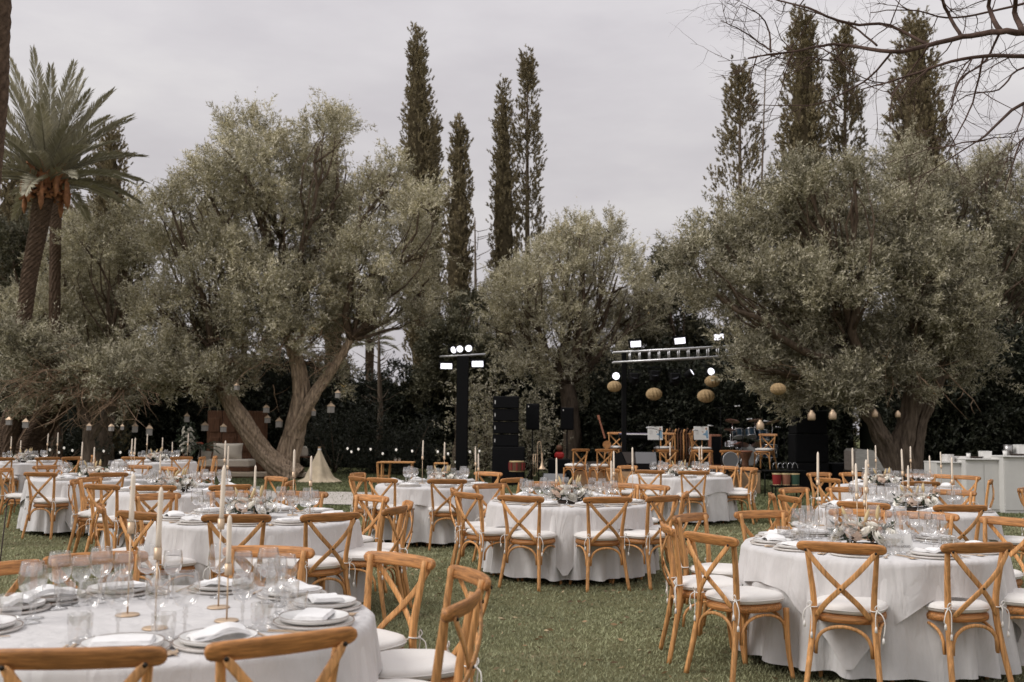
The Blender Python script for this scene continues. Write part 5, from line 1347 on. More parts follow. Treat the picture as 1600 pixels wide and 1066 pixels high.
for (x, y, Y, lb, sc) in [(1188, 664, 22.6, 'brass jar lantern hanging before the drum kit', 1.0), (1268, 649, 22.6, 'brass jar lantern left of a like pair', 1.0), (1301, 648, 22.6, 'brass jar lantern right of a like pair', 1.0), (1367, 646, 23, 'dim jar lantern in front of the dark olive fork', .8), (1403, 647, 23, 'dim jar lantern before the right olive stem', .7)]:
    bottle(x, y, Y, lb, y-60, sc)
# string of small bulbs along the hedge foot
bp_ = [(60, 705), (78, 703), (92, 707), (100, 700), (113, 704), (145, 708), (162, 705), (188, 707), (543, 701), (549, 706), (560, 702), (579, 702), (598, 709), (619, 703), (644, 705), (684, 706), (700, 709), (712, 722), (734, 706), (749, 705)]
for run, lab in (((0, 8), 'string of small white bulbs behind the far left tables'), ((8, 20), 'string of small white bulbs along the hedge by the light tower')):
    pts = [atd(x, y, 29.4+.5*math.sin(x)) for x, y in bp_[run[0]:run[1]]]; b = Vector((pts[0].x, pts[0].y, 0))
    t = thing('string_lights', lab, 'string lights', b)
    m = MB(); seq = [(0, 0, 0), tuple(pts[0]-b+Vector((0, 0, .12)))]
    for i in range(len(pts)-1): a_, c_ = pts[i]-b, pts[i+1]-b; seq += [tuple(a_.lerp(c_, .5)+Vector((0, 0, .06))), tuple(c_+Vector((0, 0, .12)))]
    seq.append((seq[-1][0]+.05, seq[-1][1], 0)); m.tube(seq, .006, 5); link('cable', m.mesh('bulb_cable', M_BLACK), t)
    for p in pts:
        m = MB(); m.sphere((0, 0, 0), .036, 10, 6, sc=(.85, .85, 1.15)); m.lathe([(.015, .03), (.015, .09)], 8, 1); link('bulb', m.mesh('bulb', M_BULB, M_BLACK), t, p-b)

# ================================================================== LIGHT TOWER AND SPEAKERS
pW = G(722, 29)
t = thing('light_tower', 'tall black-wrapped light tower with five lit stage lamps', 'light tower', pW)
hT = atd(722, 557, 29).z
m = MB(); m.bbox((0, 0, hT/2), (.33, .33, hT), .02); m.bbox((0, 0, .03), (.9, .9, .06), .01); link('column', m.mesh('tower_column', M_BLACK), t)
m = MB(); m.tube([(-.66, -.1, hT-.02), (.64, -.1, hT+.06)], .03, 10); link('crossbar', m.mesh('tower_crossbar', M_STEEL), t)
def flood(parent, loc, rot, w_=.36, h_=.20, nm='lamp'):
    m = MB(); m.bbox((0, .06, 0), (w_+.05, .12, h_+.05), .01); m.box((0, -.003, 0), (w_, .01, h_), 1)
    m.ribbon([(-w_/2-.04, .05, 0), (-w_/2-.04, .05, h_*.8), (w_/2+.04, .05, h_*.8), (w_/2+.04, .05, 0)], .03, .008, (0, 1, 0))
    return link(nm, m.mesh('flood_lamp', M_BLACK, M_LAMP), parent, loc, rot)
def par(parent, loc, rot, r=.10, lit=True):
    m = MB(); m.lathe([(.0, -.20), (r*.7, -.20), (r*.95, -.10), (r*1.08, 0), (r*1.08, .02), (r*.98, .02), (r*.95, .0)], 20); m.lathe([(0, .004), (r*.94, .004)], 20, 1, close=False)
    m.ribbon([(-r*1.2, 0, -.06), (-r*1.2, r*1.7, -.08), (r*1.2, r*1.7, -.08), (r*1.2, 0, -.06)], .025, .006, (0, 0, 1))
    return link('lamp', m.mesh('par_lamp', M_BLACK, M_LAMP if lit else M_LENS), parent, loc, rot)
flood(t, (-.46, -.16, hT-.29), (R(12), 0, R(8)), .32, .15); flood(t, (.42, -.16, hT-.22), (R(12), 0, R(-6)), .32, .16)
for (x, z, rz) in ((-.27, .17, .6), (-.09, .20, .3), (.16, .22, -.1)): par(t, (x, -.12, hT+z), (R(82), 0, rz))
# line array
def speaker_box(w_, h_, d_, nm='speaker', label=None, loc=None, rz=0, cat='speaker', group=None, trap=1.0, badge=True):
    t = thing(nm, label, cat, loc, rz, group)
    m = MB(); m.bbox((0, 0, h_/2), (w_, d_, h_), .015); link('cabinet', m.mesh('cabinet', M_BLACK), t)
    m = MB(); m.bbox((0, -d_/2-.006, h_/2), (w_*.92, .012, h_*.88), .005); g_ = m.mesh('grille', M_GRILLE); link('grille', g_, t)
    if badge: m = MB(); m.box((-w_*.42, -d_/2-.0145, h_*.5), (.02, .004, .09)); link('badge', m.mesh('badge', M_PAPER), t)
    return t
YS = 28.0; bS = G(795, YS)
zt = [atd(790, y, YS).z for y in (743, 698, 677, 657, 638, 618)]
speaker_box(.88, max(.4, zt[1])-.0, .8, 'subwoofer', 'large black subwoofer at the bottom of the speaker stack', (bS.x+.0, YS, 0.0), badge=False)
zz = zt[1]+.004
for k in range(4):
    h_ = (zt[5]-zt[1]-.02)/4
    speaker_box(.70, h_-.012, .5, 'line_array_speaker', 'black line-array cabinet, %s in the stack of four' % ['lowest', 'second lowest', 'second highest', 'highest'][k], (bS.x-.08, YS-.02*k, zz), 0, group='stacked line-array speakers'); zz += h_
for (px, y0, y1, Y, lb) in ((832, 631, 672, 28.6, 'black speaker on a pole right of the speaker stack'), (886, 637, 672, 30, 'dim black speaker on a pole further back by the stage')):
    b = G(px, Y); z1 = atd(px, y1, Y).z; z0 = atd(px, y0, Y).z
    t = thing('pole_speaker', lb, 'speaker', b)
    m = MB(); m.bbox((0, 0, (z0+z1)/2), (.37, .34, z0-z1), .02); link('cabinet', m.mesh('cabinet', M_BLACK), t)
    m = MB(); m.bbox((0, -.176, (z0+z1)/2), (.33, .012, (z0-z1)*.9), .005); link('grille', m.mesh('grille', M_GRILLE), t)
    m = MB(); m.box((-.12, -.186, z0-.08), (.03, .004, .035)); link('badge', m.mesh('badge', M_PAPER), t)
    m = MB(); m.tube([(0, 0, .02), (0, 0, z1)], .019, 8)
    for k in range(3): q = k*2.094; m.tube([(0, 0, .45), (math.cos(q)*.4, math.sin(q)*.4, .01)], .012, 6)
    link('stand', m.mesh('stand', M_BLACK), t)
# black cabinets right of the drums
for i, (px, w_, h_, z0, lb) in enumerate(((1262, .85, .72, 0, 'black bass cabinet, bottom of the dark stack by the olive'), (1262, .85, .72, .73, 'black bass cabinet, middle of the dark stack by the olive'), (1262, .8, .6, 1.46, 'black cabinet, top of the dark stack by the olive'), (1318, .85, .72, 0, 'lone black bass cabinet next to the dark stack'))):
    b = G(px, 26.5+.02*i); speaker_box(w_, h_, .7, 'bass_cabinet', lb, (b.x, b.y, z0), badge=False, group='dark bass cabinets')

# ================================================================== STAGE
SF = 25.0; SH = .56
xl, xr = 1.55, 6.05
t = thing('stage', 'low stage with plywood front and black deck', 'stage', (0, SF, 0))
for k in range(6):
    w_ = (xr-xl)/6; m = MB(); m.bbox((xl+w_*(k+.5), .012, SH/2-.02), (w_-.006, .024, SH-.05), .003); link('front_panel', m.mesh('stage_front', M_PLY), t)
m = MB(); m.bbox(((xl+xr)/2, 3.0, SH-.02), (xr-xl+.06, 6.0, .05), .005); link('deck', m.mesh('stage_deck', M_DECK), t)
m = MB(); m.box((xr, 3.0, SH/2-.03), (.03, 5.9, SH-.06)); m.box((xl, 3.0, SH/2-.03), (.03, 5.9, SH-.06)); link('side_panel', m.mesh('stage_side', M_BLACK), t)
m = MB(); m.bbox((3.2, -.55, .085), (3.9, 1.0, .17), .01)
tag(link('stage_step', m.mesh('stage_step', M_PLY), None, (0, SF, 0)), 'low plywood step in front of the stage', 'step')
# truss
YT = 26.6
A = atd(985, 563, YT); B = atd(1245, 549, YT); hh_ = .26
t = thing('lighting_truss', 'long aluminium ladder truss carrying the stage lamps', 'truss', (A.x, YT, 0))
def rel(p, o=(A.x, YT, 0)): return Vector(p)-Vector(o)
a0, b0 = rel(A), rel(B)
for j, (dy, dz) in enumerate(((0, 0), (0, hh_), (.26, 0), (.26, hh_))):
    m = MB(); o_ = Vector((0, dy, dz-.03)); m.tube([a0+o_-(b0-a0).normalized()*.45, b0+o_], .025, 8); link('chord', m.mesh('truss_chord', M_STEEL), t)
L_ = (b0-a0).length; nr = 17
m0 = MB(); m0.tube([(0, 0, -.03), (0, 0, hh_-.03)], .017, 8); me1 = m0.mesh('truss_rung', M_STEEL)
for k in range(nr+1):
    p = a0.lerp(b0, k/nr); link('rung', me1, t, p); link('rung', me1, t, p+Vector((0, .26, 0)))
for px in (975, 1268):
    q = atd(px, 600, YT+.13); m = MB(); m.bbox((q.x-A.x, .13, (A.z+.2)/2), (.12, .12, A.z+.2), .01); link('tower', m.mesh('truss_tower', M_BLACK), t)
for (px, py, rz) in ((993, 538, .1), (1062, 533, -.15), (1122, 527, .1), (1203, 524, 0)):
    f = flood(t, rel(atd(px, py, YT))+Vector((0, -.05, 0)), (R(8), R(-5), rz), .27, .15)
for (px, py, rx, rz, lit) in ((962, 588, 86, 0, True), (1080, 582, 60, 1.1, True), (1110, 581, 82, .2, True), (1266, 573, 70, .9, True), (991, 590, 30, .3, False), (1023, 586, 30, 0, False), (1054, 590, 40, -.4, False), (1144, 583, 30, 0, False), (1238, 594, 86, 0, True)):
    p = rel(atd(px, py, YT)); par(t, p+Vector((0, -.08, 0)), (R(rx), 0, rz), .10 if px != 1238 else .05, lit)
    if not lit:
        m = MB(); m.bbox((0, 0, -.02), (.24, .2, .28), .03); m.ribbon([(-.15, 0, .05), (-.15, 0, .2), (.15, 0, .2), (.15, 0, .05)], .04, .012, (0, 1, 0)); link('yoke', m.mesh('moving_head', M_BLACK), t, p)
# rattan globes
def globe(px, py, Y, r, lb, top):
    p = atd(px, py, Y); t = thing('rattan_globe', lb, 'lampshade', p, 0, 'woven rattan globes hanging over the stage')
    m = MB(); n = 26; k = 12; vs = []
    for i in range(k+1):
        th = math.pi*(.06+.88*i/k)
        for j in range(n): q = 2*math.pi*j/n+.5*i/k; rr_ = r*(1+.05*(1 if j % 2 else -1))*(1+.02*(i % 2)); vs.append((rr_*math.sin(th)*math.cos(q)*1.08, rr_*math.sin(th)*math.sin(q)*1.08, r*.88*math.cos(th)))
    m.add(vs, [(i*n+j, (i+1)*n+j, (i+1)*n+(j+1) % n, i*n+(j+1) % n) for i in range(k) for j in range(n)], smooth=False); link('shade', m.mesh('rattan_shade', M_RATBALL), t)
    m = MB(); m.tube([(0, 0, r*.8), (0, 0, atd(px, top, Y).z-p.z)], .004, 4); link('cord', m.mesh('globe_cord', M_BLACK), t)
globe(960, 604, 25.8, .16, 'dark rattan globe under the leftmost stage lamp', 575); globe(1022, 616, 25.8, .18, 'single rattan globe over the keyboard', 570)
globe(1113, 596, 26.1, .17, 'upper rattan globe of the overlapping pair', 566); globe(1103, 619, 25.6, .19, 'lower rattan globe of the overlapping pair', 566); globe(1216, 608, 22.2, .15, 'rattan globe tucked under the olive foliage', 570)

# chairs of the band
def band(px, py, Y, z, facing, lb, jit=3): put_chair(px, py, facing, lb, 'cross-back chairs of the band', z=z, Y=Y, jit=jit)
P_ = lambda px, Y: (G(px, Y).x, Y)
def bchair(px, Y, z, ang, lb):
    x, y = P_(px, Y); put_chair(px, 0, (x+math.sin(R(ang))*3, y-math.cos(R(ang))*3), lb, 'cross-back chairs of the band', z=z, Y=Y, jit=2)
S2 = SH+.006
bchair(963, 27.6, S2, -20, 'wooden chair on stage with the guitar leaning on it')
bchair(1043, 27.4, S2, -35, 'wooden chair on stage behind the left music sheet')
bchair(1085, 27.4, S2, 30, 'wooden chair on stage behind the right music sheet')
bchair(1200, 26.2, S2, -35, 'wooden chair on stage beside the drum kit')
bchair(909, 24.55, .171, -150, 'wooden chair on the step, leftmost of the band row')
bchair(946, 24.5, .171, -160, 'wooden chair on the step under the guitar chair')
bchair(1043, 24.5, .171, 176, 'wooden chair on the step below the left music sheet')
bchair(1097, 24.5, .171, 178, 'wooden chair on the step below the right music sheet')
bchair(1140, 24.5, .171, 170, 'wooden chair on the step behind the round frame drum')
# guitar leaning on a chair
g0 = P_(950, 27.1)
t = thing('guitar', 'brown acoustic guitar propped upright against a stage chair', 'guitar', (g0[0], g0[1], S2+.46), 0)
t.rotation_euler = (R(-8), R(-16), 0)
m = MB(); n = 28; vs = []
for zf in (-.045, .045):
    for k in range(n): q = 2*math.pi*k/n; r_ = .17*(1+.12*math.cos(2*q))+.03*math.sin(q)*-1; vs.append((r_*math.cos(q)*.95, zf, .2+r_*math.sin(q)*1.15))
m.add(vs, [tuple(range(n)), tuple(range(2*n-1, n-1, -1))]+[(k, n+k, n+(k+1) % n, (k+1) % n) for k in range(n)], smooth=False); link('body', m.mesh('guitar_body', M_CREST), t)
t.children[0].scale = (.6, .8, .6)
m = MB(); m.bbox((0, 0, .55), (.045, .02, .55), .004); m.bbox((0, .01, .86), (.065, .018, .12), .004); link('neck', m.mesh('guitar_neck', mat('neck_wood', (.30, .12, .07), .5)), t)
# music stands with sheets
for k, (px, Y) in enumerate(((1023.5, 26.3), (1095.5, 26.3))):
    x, y = P_(px, Y); zc = atd(px, 677, Y).z
    t = thing('music_stand', 'black music stand with a printed white sheet, %s' % ['by the keyboard', 'by the drum kit'][k], 'music stand', (x, y, S2))
    z = zc-S2; m = MB(); m.bbox((0, 0, 0), (.385, .006, .345), .002); link('sheet', m.mesh('sheet', M_PAPER), t, (0, -.02, z), (R(-8), 0, 0))
    sh = t.children[0]
    m = MB(); m.tube([(0, 0, .02), (0, 0, z-.1)], .012, 8); m.box((0, .012, z-.02), (.3, .012, .26))
    for q in range(3): a = q*2.1+.4; m.tube([(0, 0, .25), (math.cos(a)*.25, math.sin(a)*.25, .01)], .008, 6)
    link('stand', m.mesh('music_stand', M_BLACK), t)
    m = MB(); m.box((0, 0, 0), (.035, .02, .02)); link('clip', m.mesh('clip', M_BLACK), t, (0, -.02, z+.172))
    # flat print: a small seated figure in a blue garment and faint lines
    m = MB(); m.add([(.03, 0, -.04), (.06, 0, -.01), (.10, 0, .00), (.125, 0, .07), (.165, 0, .08), (.17, 0, -.02), (.175, 0, -.13), (.13, 0, -.13), (.11, 0, -.06), (.06, 0, -.05)], [tuple(range(10))], 0, False); link('print', m.mesh('figure_print', M_BLUE), sh, (0, -.0042, 0))
    m = MB(); m.add([(.13+.024*math.cos(a), 0, .115+.034*math.sin(a)) for a in [q*math.pi/6 for q in range(12)]], [tuple(range(12))], 0, False)
    m.add([(.02, 0, .05), (.05, 0, .04), (.06, 0, .015), (.03, 0, .02)], [(0, 1, 2, 3)], 0, False); link('print', m.mesh('face_print', M_SKIN), sh, (0, -.0050, 0))
    m = MB()
    for q in range(4): m.box((-.10, 0, .06-.028*q), (.07+.02*(q % 2), .0004, .004))
    link('print', m.mesh('line_print', M_INK), sh, (0, -.0046, 0))
# keyboard, monitors
x, y = P_(997, 27.2)
t = thing('keyboard', 'black stage keyboard with a violet-grey top on crossed legs', 'keyboard', (x, y, S2))
t.rotation_euler = (R(7), 0, 0)
m = MB(); m.bbox((0, 0, .80), (1.05, .34, .10), .01); link('body', m.mesh('keyboard_body', M_BLACK), t)
m = MB(); m.bbox((0, .03, .856), (1.0, .2, .012), .003); link('panel', m.mesh('keyboard_panel', mat('violet_panel', (.23, .19, .27), .4)), t)
m0 = MB(); m0.box((0, 0, 0), (.019, .13, .012)); km = m0.mesh('key', M_PAPER)
for k in range(36): link('key', km, t, (-.43+.0245*k, -.10, .857))
m = MB(); 
for s_ in (-1, 1): m.tube([(s_*.35, -.12, 0), (-s_*.35, .0, .76)], .015, 8); m.tube([(s_*.35, .12, 0), (-s_*.35, .05, .76)], .015, 8)
link('stand', m.mesh('keyboard_stand', M_BLACK), t)
def wedge(px, Y, z, w_, lb, rz=0, mt=None):
    x, y = P_(px, Y); t = thing('monitor_speaker', lb, 'speaker', (x, y, z), rz, 'wedge monitors at the stage edge')
    m = MB(); prof = [(-.25, 0), (-.25, .12), (-.02, .42), (.22, .36), (.25, 0)]
    m.add([(s_*w_/2*(1-.0*i), p[0], p[1]) for s_ in (-1, 1) for i, p in enumerate(prof)], [tuple(range(5)), tuple(range(9, 4, -1))]+[(i, 5+i, 5+(i+1) % 5, (i+1) % 5) for i in range(5)], smooth=False); link('cabinet', m.mesh('wedge', M_BLACK), t)
    m = MB(); m.add([(-w_/2*.9, -.243, .135), (w_/2*.9, -.243, .135), (w_/2*.9, -.035, .405), (-w_/2*.9, -.035, .405)], [(0, 1, 2, 3)], smooth=False)
    m.v = [(a, b-.012, c+.008) for a, b, c in m.v]; link('grille', m.mesh('wedge_grille', mt or M_GRILLE), t)
GG = mat('grey_grille', (.16, .16, .165), .6, bump=.4, bscale=200); GB = mat('brown_grille', (.055, .045, .04), .8)
wedge(982, 25.3, S2, .50, 'brown-black wedge monitor at the stage edge', .5, GB); wedge(1008, 25.35, S2, .56, 'grey-faced wedge monitor at the stage edge', 0, GG); wedge(868, 25.8, 0, .62, 'grey-faced wedge monitor on the ground by the trombone', -.3, GG)
# wooden slat screen
x, y = P_(1061, 28.4)
t = thing('wooden_slat_screen', 'brown upright wooden slats with angled tops behind the band', 'screen', (x, y, S2))
ht_ = atd(1061, 669, 28.4).z-S2
for k in range(10):
    m = MB(); h_ = ht_*(.97+.03*math.sin(k*2.1)); xx = -.36+.08*k
    sq_tube(m, [(xx, 0, 0), (xx+.01, .0, h_*.5), (xx, 0, h_*.9), (xx+.04, -.02, h_)], .022, .03, (0, 1, 0), 8, .6); link('slat', m.mesh('screen_slat', M_LEG if k % 3 == 0 else M_OAK), t)
m = MB(); m.bbox((0, .05, ht_*.3), (.8, .03, .08), .005); m.bbox((0, .05, ht_*.75), (.8, .03, .08), .005); link('rail', m.mesh('screen_rail', M_OAK), t)
x, y = P_(1117, 28.0); speaker_box(.30, .85, .4, 'bass_amp', 'reddish-brown upright cabinet beside the drum kit', (x, y, S2), badge=False).children[0].data.materials[0] = M_TERRA
# drum kit
x, y = P_(1165, 28.0)
t = thing('drum_kit', 'navy drum kit with bronze cymbals at the stage side', 'drum kit', (x, y, S2))
def drum(loc, r, d_, rot, shell=M_DRUM, nm='tom'):
    m = MB(); m.lathe([(r, 0), (r, d_)], 24, close=False); link_ = None
    a = link(nm, m.mesh('drum_shell', shell), t, loc, rot)
    m = MB(); m.lathe([(0, d_+.002), (r*.97, d_+.002)], 24, close=False); m.lathe([(0, -.002), (r*.97, -.002)], 24, close=False); link('head', m.mesh('drum_head', M_HEAD), a)
    m = MB()
    for z in (0, d_): m.tube([((r+.006)*math.cos(q), (r+.006)*math.sin(q), z) for q in [k*math.pi/12 for k in range(25)]], .008, 5, caps=False)
    for k in range(6): q = k*math.pi/3; m.bbox(((r+.008)*math.cos(q), (r+.008)*math.sin(q), d_/2), (.022, .022, d_*.8), .003)
    link('hoop', m.mesh('drum_hoop', M_CHROME), a); return a
drum((-.20, -.05, .78), .15, .20, (R(-22), 0, 0)); drum((.14, -.05, .80), .15, .20, (R(-22), 0, 0)); drum((.46, .0, .70), .18, .26, (R(-12), 0, 0)); drum((.62, -.1, .25), .2, .34, (0, 0, 0), nm='floor_tom')
drum((0, -.32, .30), .28, .36, (R(-90), 0, 0), nm='bass_drum'); drum((-.42, -.2, .52), .17, .14, (R(-6), 0, 0), M_CHROME, 'snare')
m0 = MB(); m0.lathe([(0, .03), (.035, .024), (.05, .012), (.20, -.004), (.20, -.006), (.05, .009), (0, .02)], 28); cy = m0.mesh('cymbal', M_CYMBAL)
for (cx_, cy_, cz_, sc, rx, ry) in ((-.34, .1, 1.22, 1.0, -14, 10), (-.46, -.2, .98, .8, -10, 6), (-.20, -.42, .58, .95, -24, 8), (.22, -.45, .60, .9, -24, -8), (.30, .15, 1.25, 1.0, -10, -8), (.78, .2, 1.2, 1.0, -14, -14), (-.36, -.42, .60, .8, -5, 0)):
    c_ = link('cymbal', cy, t, (cx_, cy_, cz_), (R(rx), R(ry), 0)); c_.scale = (sc, sc, sc)
    m = MB(); m.tube([(cx_, cy_, cz_), (cx_*.97, cy_+.02, .35)], .010, 6)
    for q in range(3): a = q*2.1; m.tube([(cx_*.97, cy_+.02, .38), (cx_*.97+math.cos(a)*.2, cy_+.02+math.sin(a)*.2, .0)], .008, 5)
    link('cymbal_stand', m.mesh('cymbal_stand', M_CHROME), t)
def mic(px, Y, ztop, lb, boom=(.3, -.1)):
    x, y = P_(px, Y); t = thing('microphone_stand', lb, 'microphone', (x, y, S2), 0)
    m = MB(); m.tube([(0, 0, 0), (0, 0, ztop)], .009, 6); m.tube([(-boom[0]*.4, 0, ztop-boom[1]*.4), (boom[0], -.05, ztop+boom[1])], .007, 6); m.lathe([(.13, 0), (.13, .015), (.02, .02)], 16); link('stand', m.mesh('mic_stand', M_BLACK), t)
    m = MB(); m.tube([(boom[0], -.05, ztop+boom[1]), (boom[0]+.1*(1 if boom[0] > 0 else -1), -.07, ztop+boom[1]+.01)], .016, 8); m.sphere((boom[0]+.12*(1 if boom[0] > 0 else -1), -.075, ztop+boom[1]+.01), .024, 8, 6); link('microphone', m.mesh('mic', M_STEEL), t)
mic(1126, 26.4, 1.55, 'tall boom microphone over the drum kit', (.35, .03)); mic(1126, 26.0, 1.05, 'low boom microphone left of the drums', (-.2, .02)); mic(1066, 26.2, 1.0, 'microphone before the wooden slats', (.25, -.04)); mic(1030, 26.0, .95, 'microphone beside the left music sheet', (-.2, .05)); mic(1160, 26.6, 1.15, 'microphone over the toms', (.1, .1)); mic(1216, 26.6, 1.05, 'microphone angled right of the drums', (-.25, .15)); mic(1225, 27, .95, 'thin microphone stand at the right stage edge', (-.1, .1))
# frame drum on a stand, djembe
x, y = P_(1137, 23.75); zc = atd(1137, 719, 23.75).z+.171
t = thing('frame_drum', 'round grey-headed drum on its side before the drum kit', 'drum', (x, y, 0))
m = MB(); m.lathe([(.185, 0), (.19, .02), (.19, .13), (.185, .15)], 30); link('shell', m.mesh('frame_shell', M_BLACK), t, (0, 0, zc-.171), (R(90), 0, R(12)))
m = MB(); m.lathe([(0, .152), (.178, .152)], 30, close=False); m.tube([(.187*math.cos(q), .187*math.sin(q), .15) for q in [k*math.pi/15 for k in range(31)]], .008, 5, 1, caps=False); link('head', m.mesh('frame_head', GG, M_STEEL), t, (0, 0, zc-.171), (R(90), 0, R(12)))
m = MB(); m.tube([(-.15, .08, 0), (0, .08, zc-.35)], .012, 6); m.tube([(.15, .08, 0), (0, .08, zc-.35)], .012, 6); m.tube([(0, .2, 0), (0, .08, zc-.35)], .012, 6); link('stand', m.mesh('frame_stand', M_BLACK), t)
x, y = P_(1164, 25.9)
t = thing('djembe', 'brown goblet-shaped hand drum at the stage front', 'drum', (x, y, S2))
m = MB(); m.lathe([(.10, 0), (.085, .12), (.08, .2), (.15, .36), (.18, .46)], 22); link('body', m.mesh('djembe_body', M_OAK), t); m = MB(); m.lathe([(0, .462), (.182, .462), (.185, .44), (.18, .42)], 22); link('head', m.mesh('djembe_head', M_TERRA), t)
def hand_drums(px, Y, lb, cols, py):
    x, y = P_(px, Y); z = atd(px, py, Y).z; t = thing('percussion_stand', lb, 'drums', (x, y, 0))
    m = MB(); m.bbox((0, .0, z-.04), (.66, .4, .03), .005)
    for a in (-1, 1):
        for b in (-1, 1): m.tube([(a*.28, b*.16, 0), (a*.28, b*.16, z-.05)], .014, 6)
    link('stand', m.mesh('percussion_frame', M_BLACK), t)
    n_ = len(cols)
    for k, cl in enumerate(cols):
        m = MB(); m.lathe([(.085, 0), (.10, .1), (.105, .27)], 18, 0, close=False); m.lathe([(.0, .275), (.102, .275), (.11, .27), (.11, .25)], 18, 1, close=False); m.tube([(.09*math.cos(q), .09*math.sin(q), .012) for q in [i*math.pi/8 for i in range(17)]], .008, 5, 1, caps=False)
        link('drum', m.mesh('hand_drum', cl, M_YEL), t, ((k-(n_-1)/2)*.21, 0, z-.022))
x, y = P_(808, 27.0); z = atd(808, 737, 27).z
t = thing('snare_drum', 'single dark snare drum with red edge blocks beside the line array', 'drum', (x, y, 0))
m = MB(); m.lathe([(.19, 0), (.19, .27)], 26, 0, close=False); m.lathe([(0, .275), (.19, .275), (.198, .27), (.198, .25)], 26, 1, close=False); m.lathe([(.198, .02), (.198, 0), (0, 0)], 26, 1, close=False)
link('shell', m.mesh('snare_shell', M_OAK, M_YEL), t, (0, 0, z))
for q in range(8):
    a = q*math.pi/4; m = MB(); m.bbox((.2*math.cos(a), .2*math.sin(a), .135), (.035, .035, .2), .004); link('lug', m.mesh('snare_lug', M_RED), t, (0, 0, z))
m = MB()
for q in range(3): a = q*2.1; m.tube([(0, 0, z-.01), (0, 0, .3), (math.cos(a)*.25, math.sin(a)*.25, 0)], .012, 6)
link('stand', m.mesh('snare_stand', M_BLACK), t)
hand_drums(1227, 23.8, 'red, cream and green hand drums on a black stand', [M_RED, M_TERRA, M_GREEN], 757)
x, y = P_(1224, 24.0); z = atd(1224, 736, 24).z
t = thing('percussion_tray', 'black tray carrying shakers and wire hoops above the hand drums', 'tray', (x, y, 0))
m = MB(); m.bbox((0, 0, z), (.95, .4, .03), .005)
for a in (-1, 1): m.tube([(a*.42, .1, 0), (a*.42, .1, z)], .014, 6)
link('tray', m.mesh('tray', M_BLACK), t)
m = MB()
for k in range(5): m.tube([(-.2+.12*k+.07*math.cos(q), .02*k, z+.03+.16*abs(math.sin(q))) for q in [i*math.pi/10 for i in range(11)]], .005, 5)
link('hoops', m.mesh('wire_hoops', M_CHROME), t)
# trombone on stand
x, y = P_(842, 26.2); z0 = atd(842, 741, 26.2).z; z1 = atd(842, 690, 26.2).z; hh2 = z1-z0
t = thing('trombone', 'brass trombone standing upright bell-down beside the speaker stack', 'trombone', (x, y, 0))
m = MB(); m.tube(curve([(.09, 0, z0+.18), (.075, 0, z0+.35), (.06, 0, z1-.1), (.045, 0, z1-.02), (.01, 0, z1-.0), (-.02, 0, z1-.04), (-.03, 0, z1-.2), (-.03, 0, z0+.05)], 5), .009, 8); link('tubing', m.mesh('trombone_tube', M_BRASS), t)
m = MB(); m.lathe([(.105, 0), (.075, .03), (.04, .09), (.022, .2), (.014, .42)], 20, c=(.09, 0, z0+.13), close=False); link('bell', m.mesh('trombone_bell', M_BRASS), t)
m = MB(); 
for xx in (-.14, -.08): m.tube([(xx, 0, z0), (xx, 0, z1-.32)], .007, 6)
m.tube(curve([(-.14, 0, z0), (-.135, 0, z0-.04), (-.085, 0, z0-.04), (-.08, 0, z0)], 3), .007, 6)
for zz in (.5, .75): m.tube([(-.14, 0, z0+hh2*zz*.8), (-.03, 0, z0+hh2*zz*.8)], .005, 5)
link('slide', m.mesh('trombone_slide', M_BRASS), t)
m = MB(); m.tube([(.0, .03, .1), (.0, .03, z0+.3)], .012, 6)
for q in range(3): a = q*2.1; m.tube([(0, .03, .15), (math.cos(a)*.22, .03+math.sin(a)*.22, 0)], .01, 5)
link('stand', m.mesh('trombone_stand', M_BLACK), t)
x, y = P_(874, 28.6)
t = thing('flight_case', 'dark case with a red glowing lamp among the gear', 'case', (x, y, 0))
m = MB(); m.bbox((0, 0, .35), (.6, .5, .7), .02); link('body', m.mesh('flight_case', M_BLACK), t); m = MB(); m.bbox((0, -.02, .80), (.26, .2, .18), .05); link('lamp', m.mesh('red_lamp', mat('red_glow', (.3, .02, .02), .4, emit=(.6, .03, .02), estr=.08)), t)
m = MB(); m.sphere((0, -.02, 1.0), .09, 10, 8); link('knob', m.mesh('case_ball', M_OAK), t)

# ================================================================== BUFFET
YB = 19.7
def counter(px0, px1, py, Y, lb):
    a, b = G(px0, Y).x, G(px1, Y).x; z = atd((px0+px1)/2, py, Y).z; t = thing('buffet_counter', lb, 'counter', ((a+b)/2, Y, 0), 0, 'white buffet counters')
    w_ = b-a; m = MB(); m.bbox((0, .3, z/2-.012), (w_-.012, .6, z-.03), .006); link('body', m.mesh('counter_body', M_MINT), t)
    m = MB(); m.bbox((0, .28, z-.011), (w_-.004, .66, .022), .003); link('top', m.mesh('counter_top', M_MINT), t)
    for s_ in (-1, 1): m = MB(); m.bbox((s_*w_*.25, -.006, z*.48), (w_*.46, .012, z*.84), .003); link('door', m.mesh('counter_panel', M_MINT), t)
    return a, b, z
ca = counter(1461, 1506, 722, YB+.4, 'lowest white counter holding the stacked plates'); cb = counter(1506, 1565, 717, YB+.2, 'middle white counter with a dark tray and white box'); cc = counter(1565, 1660, 713, YB, 'tallest white counter at the frame edge')
ORD = ['lowest', 'second lowest', 'third lowest', 'fourth lowest', 'fifth lowest', 'sixth lowest', 'seventh lowest', 'eighth lowest', 'third from top', 'second from top', 'topmost']
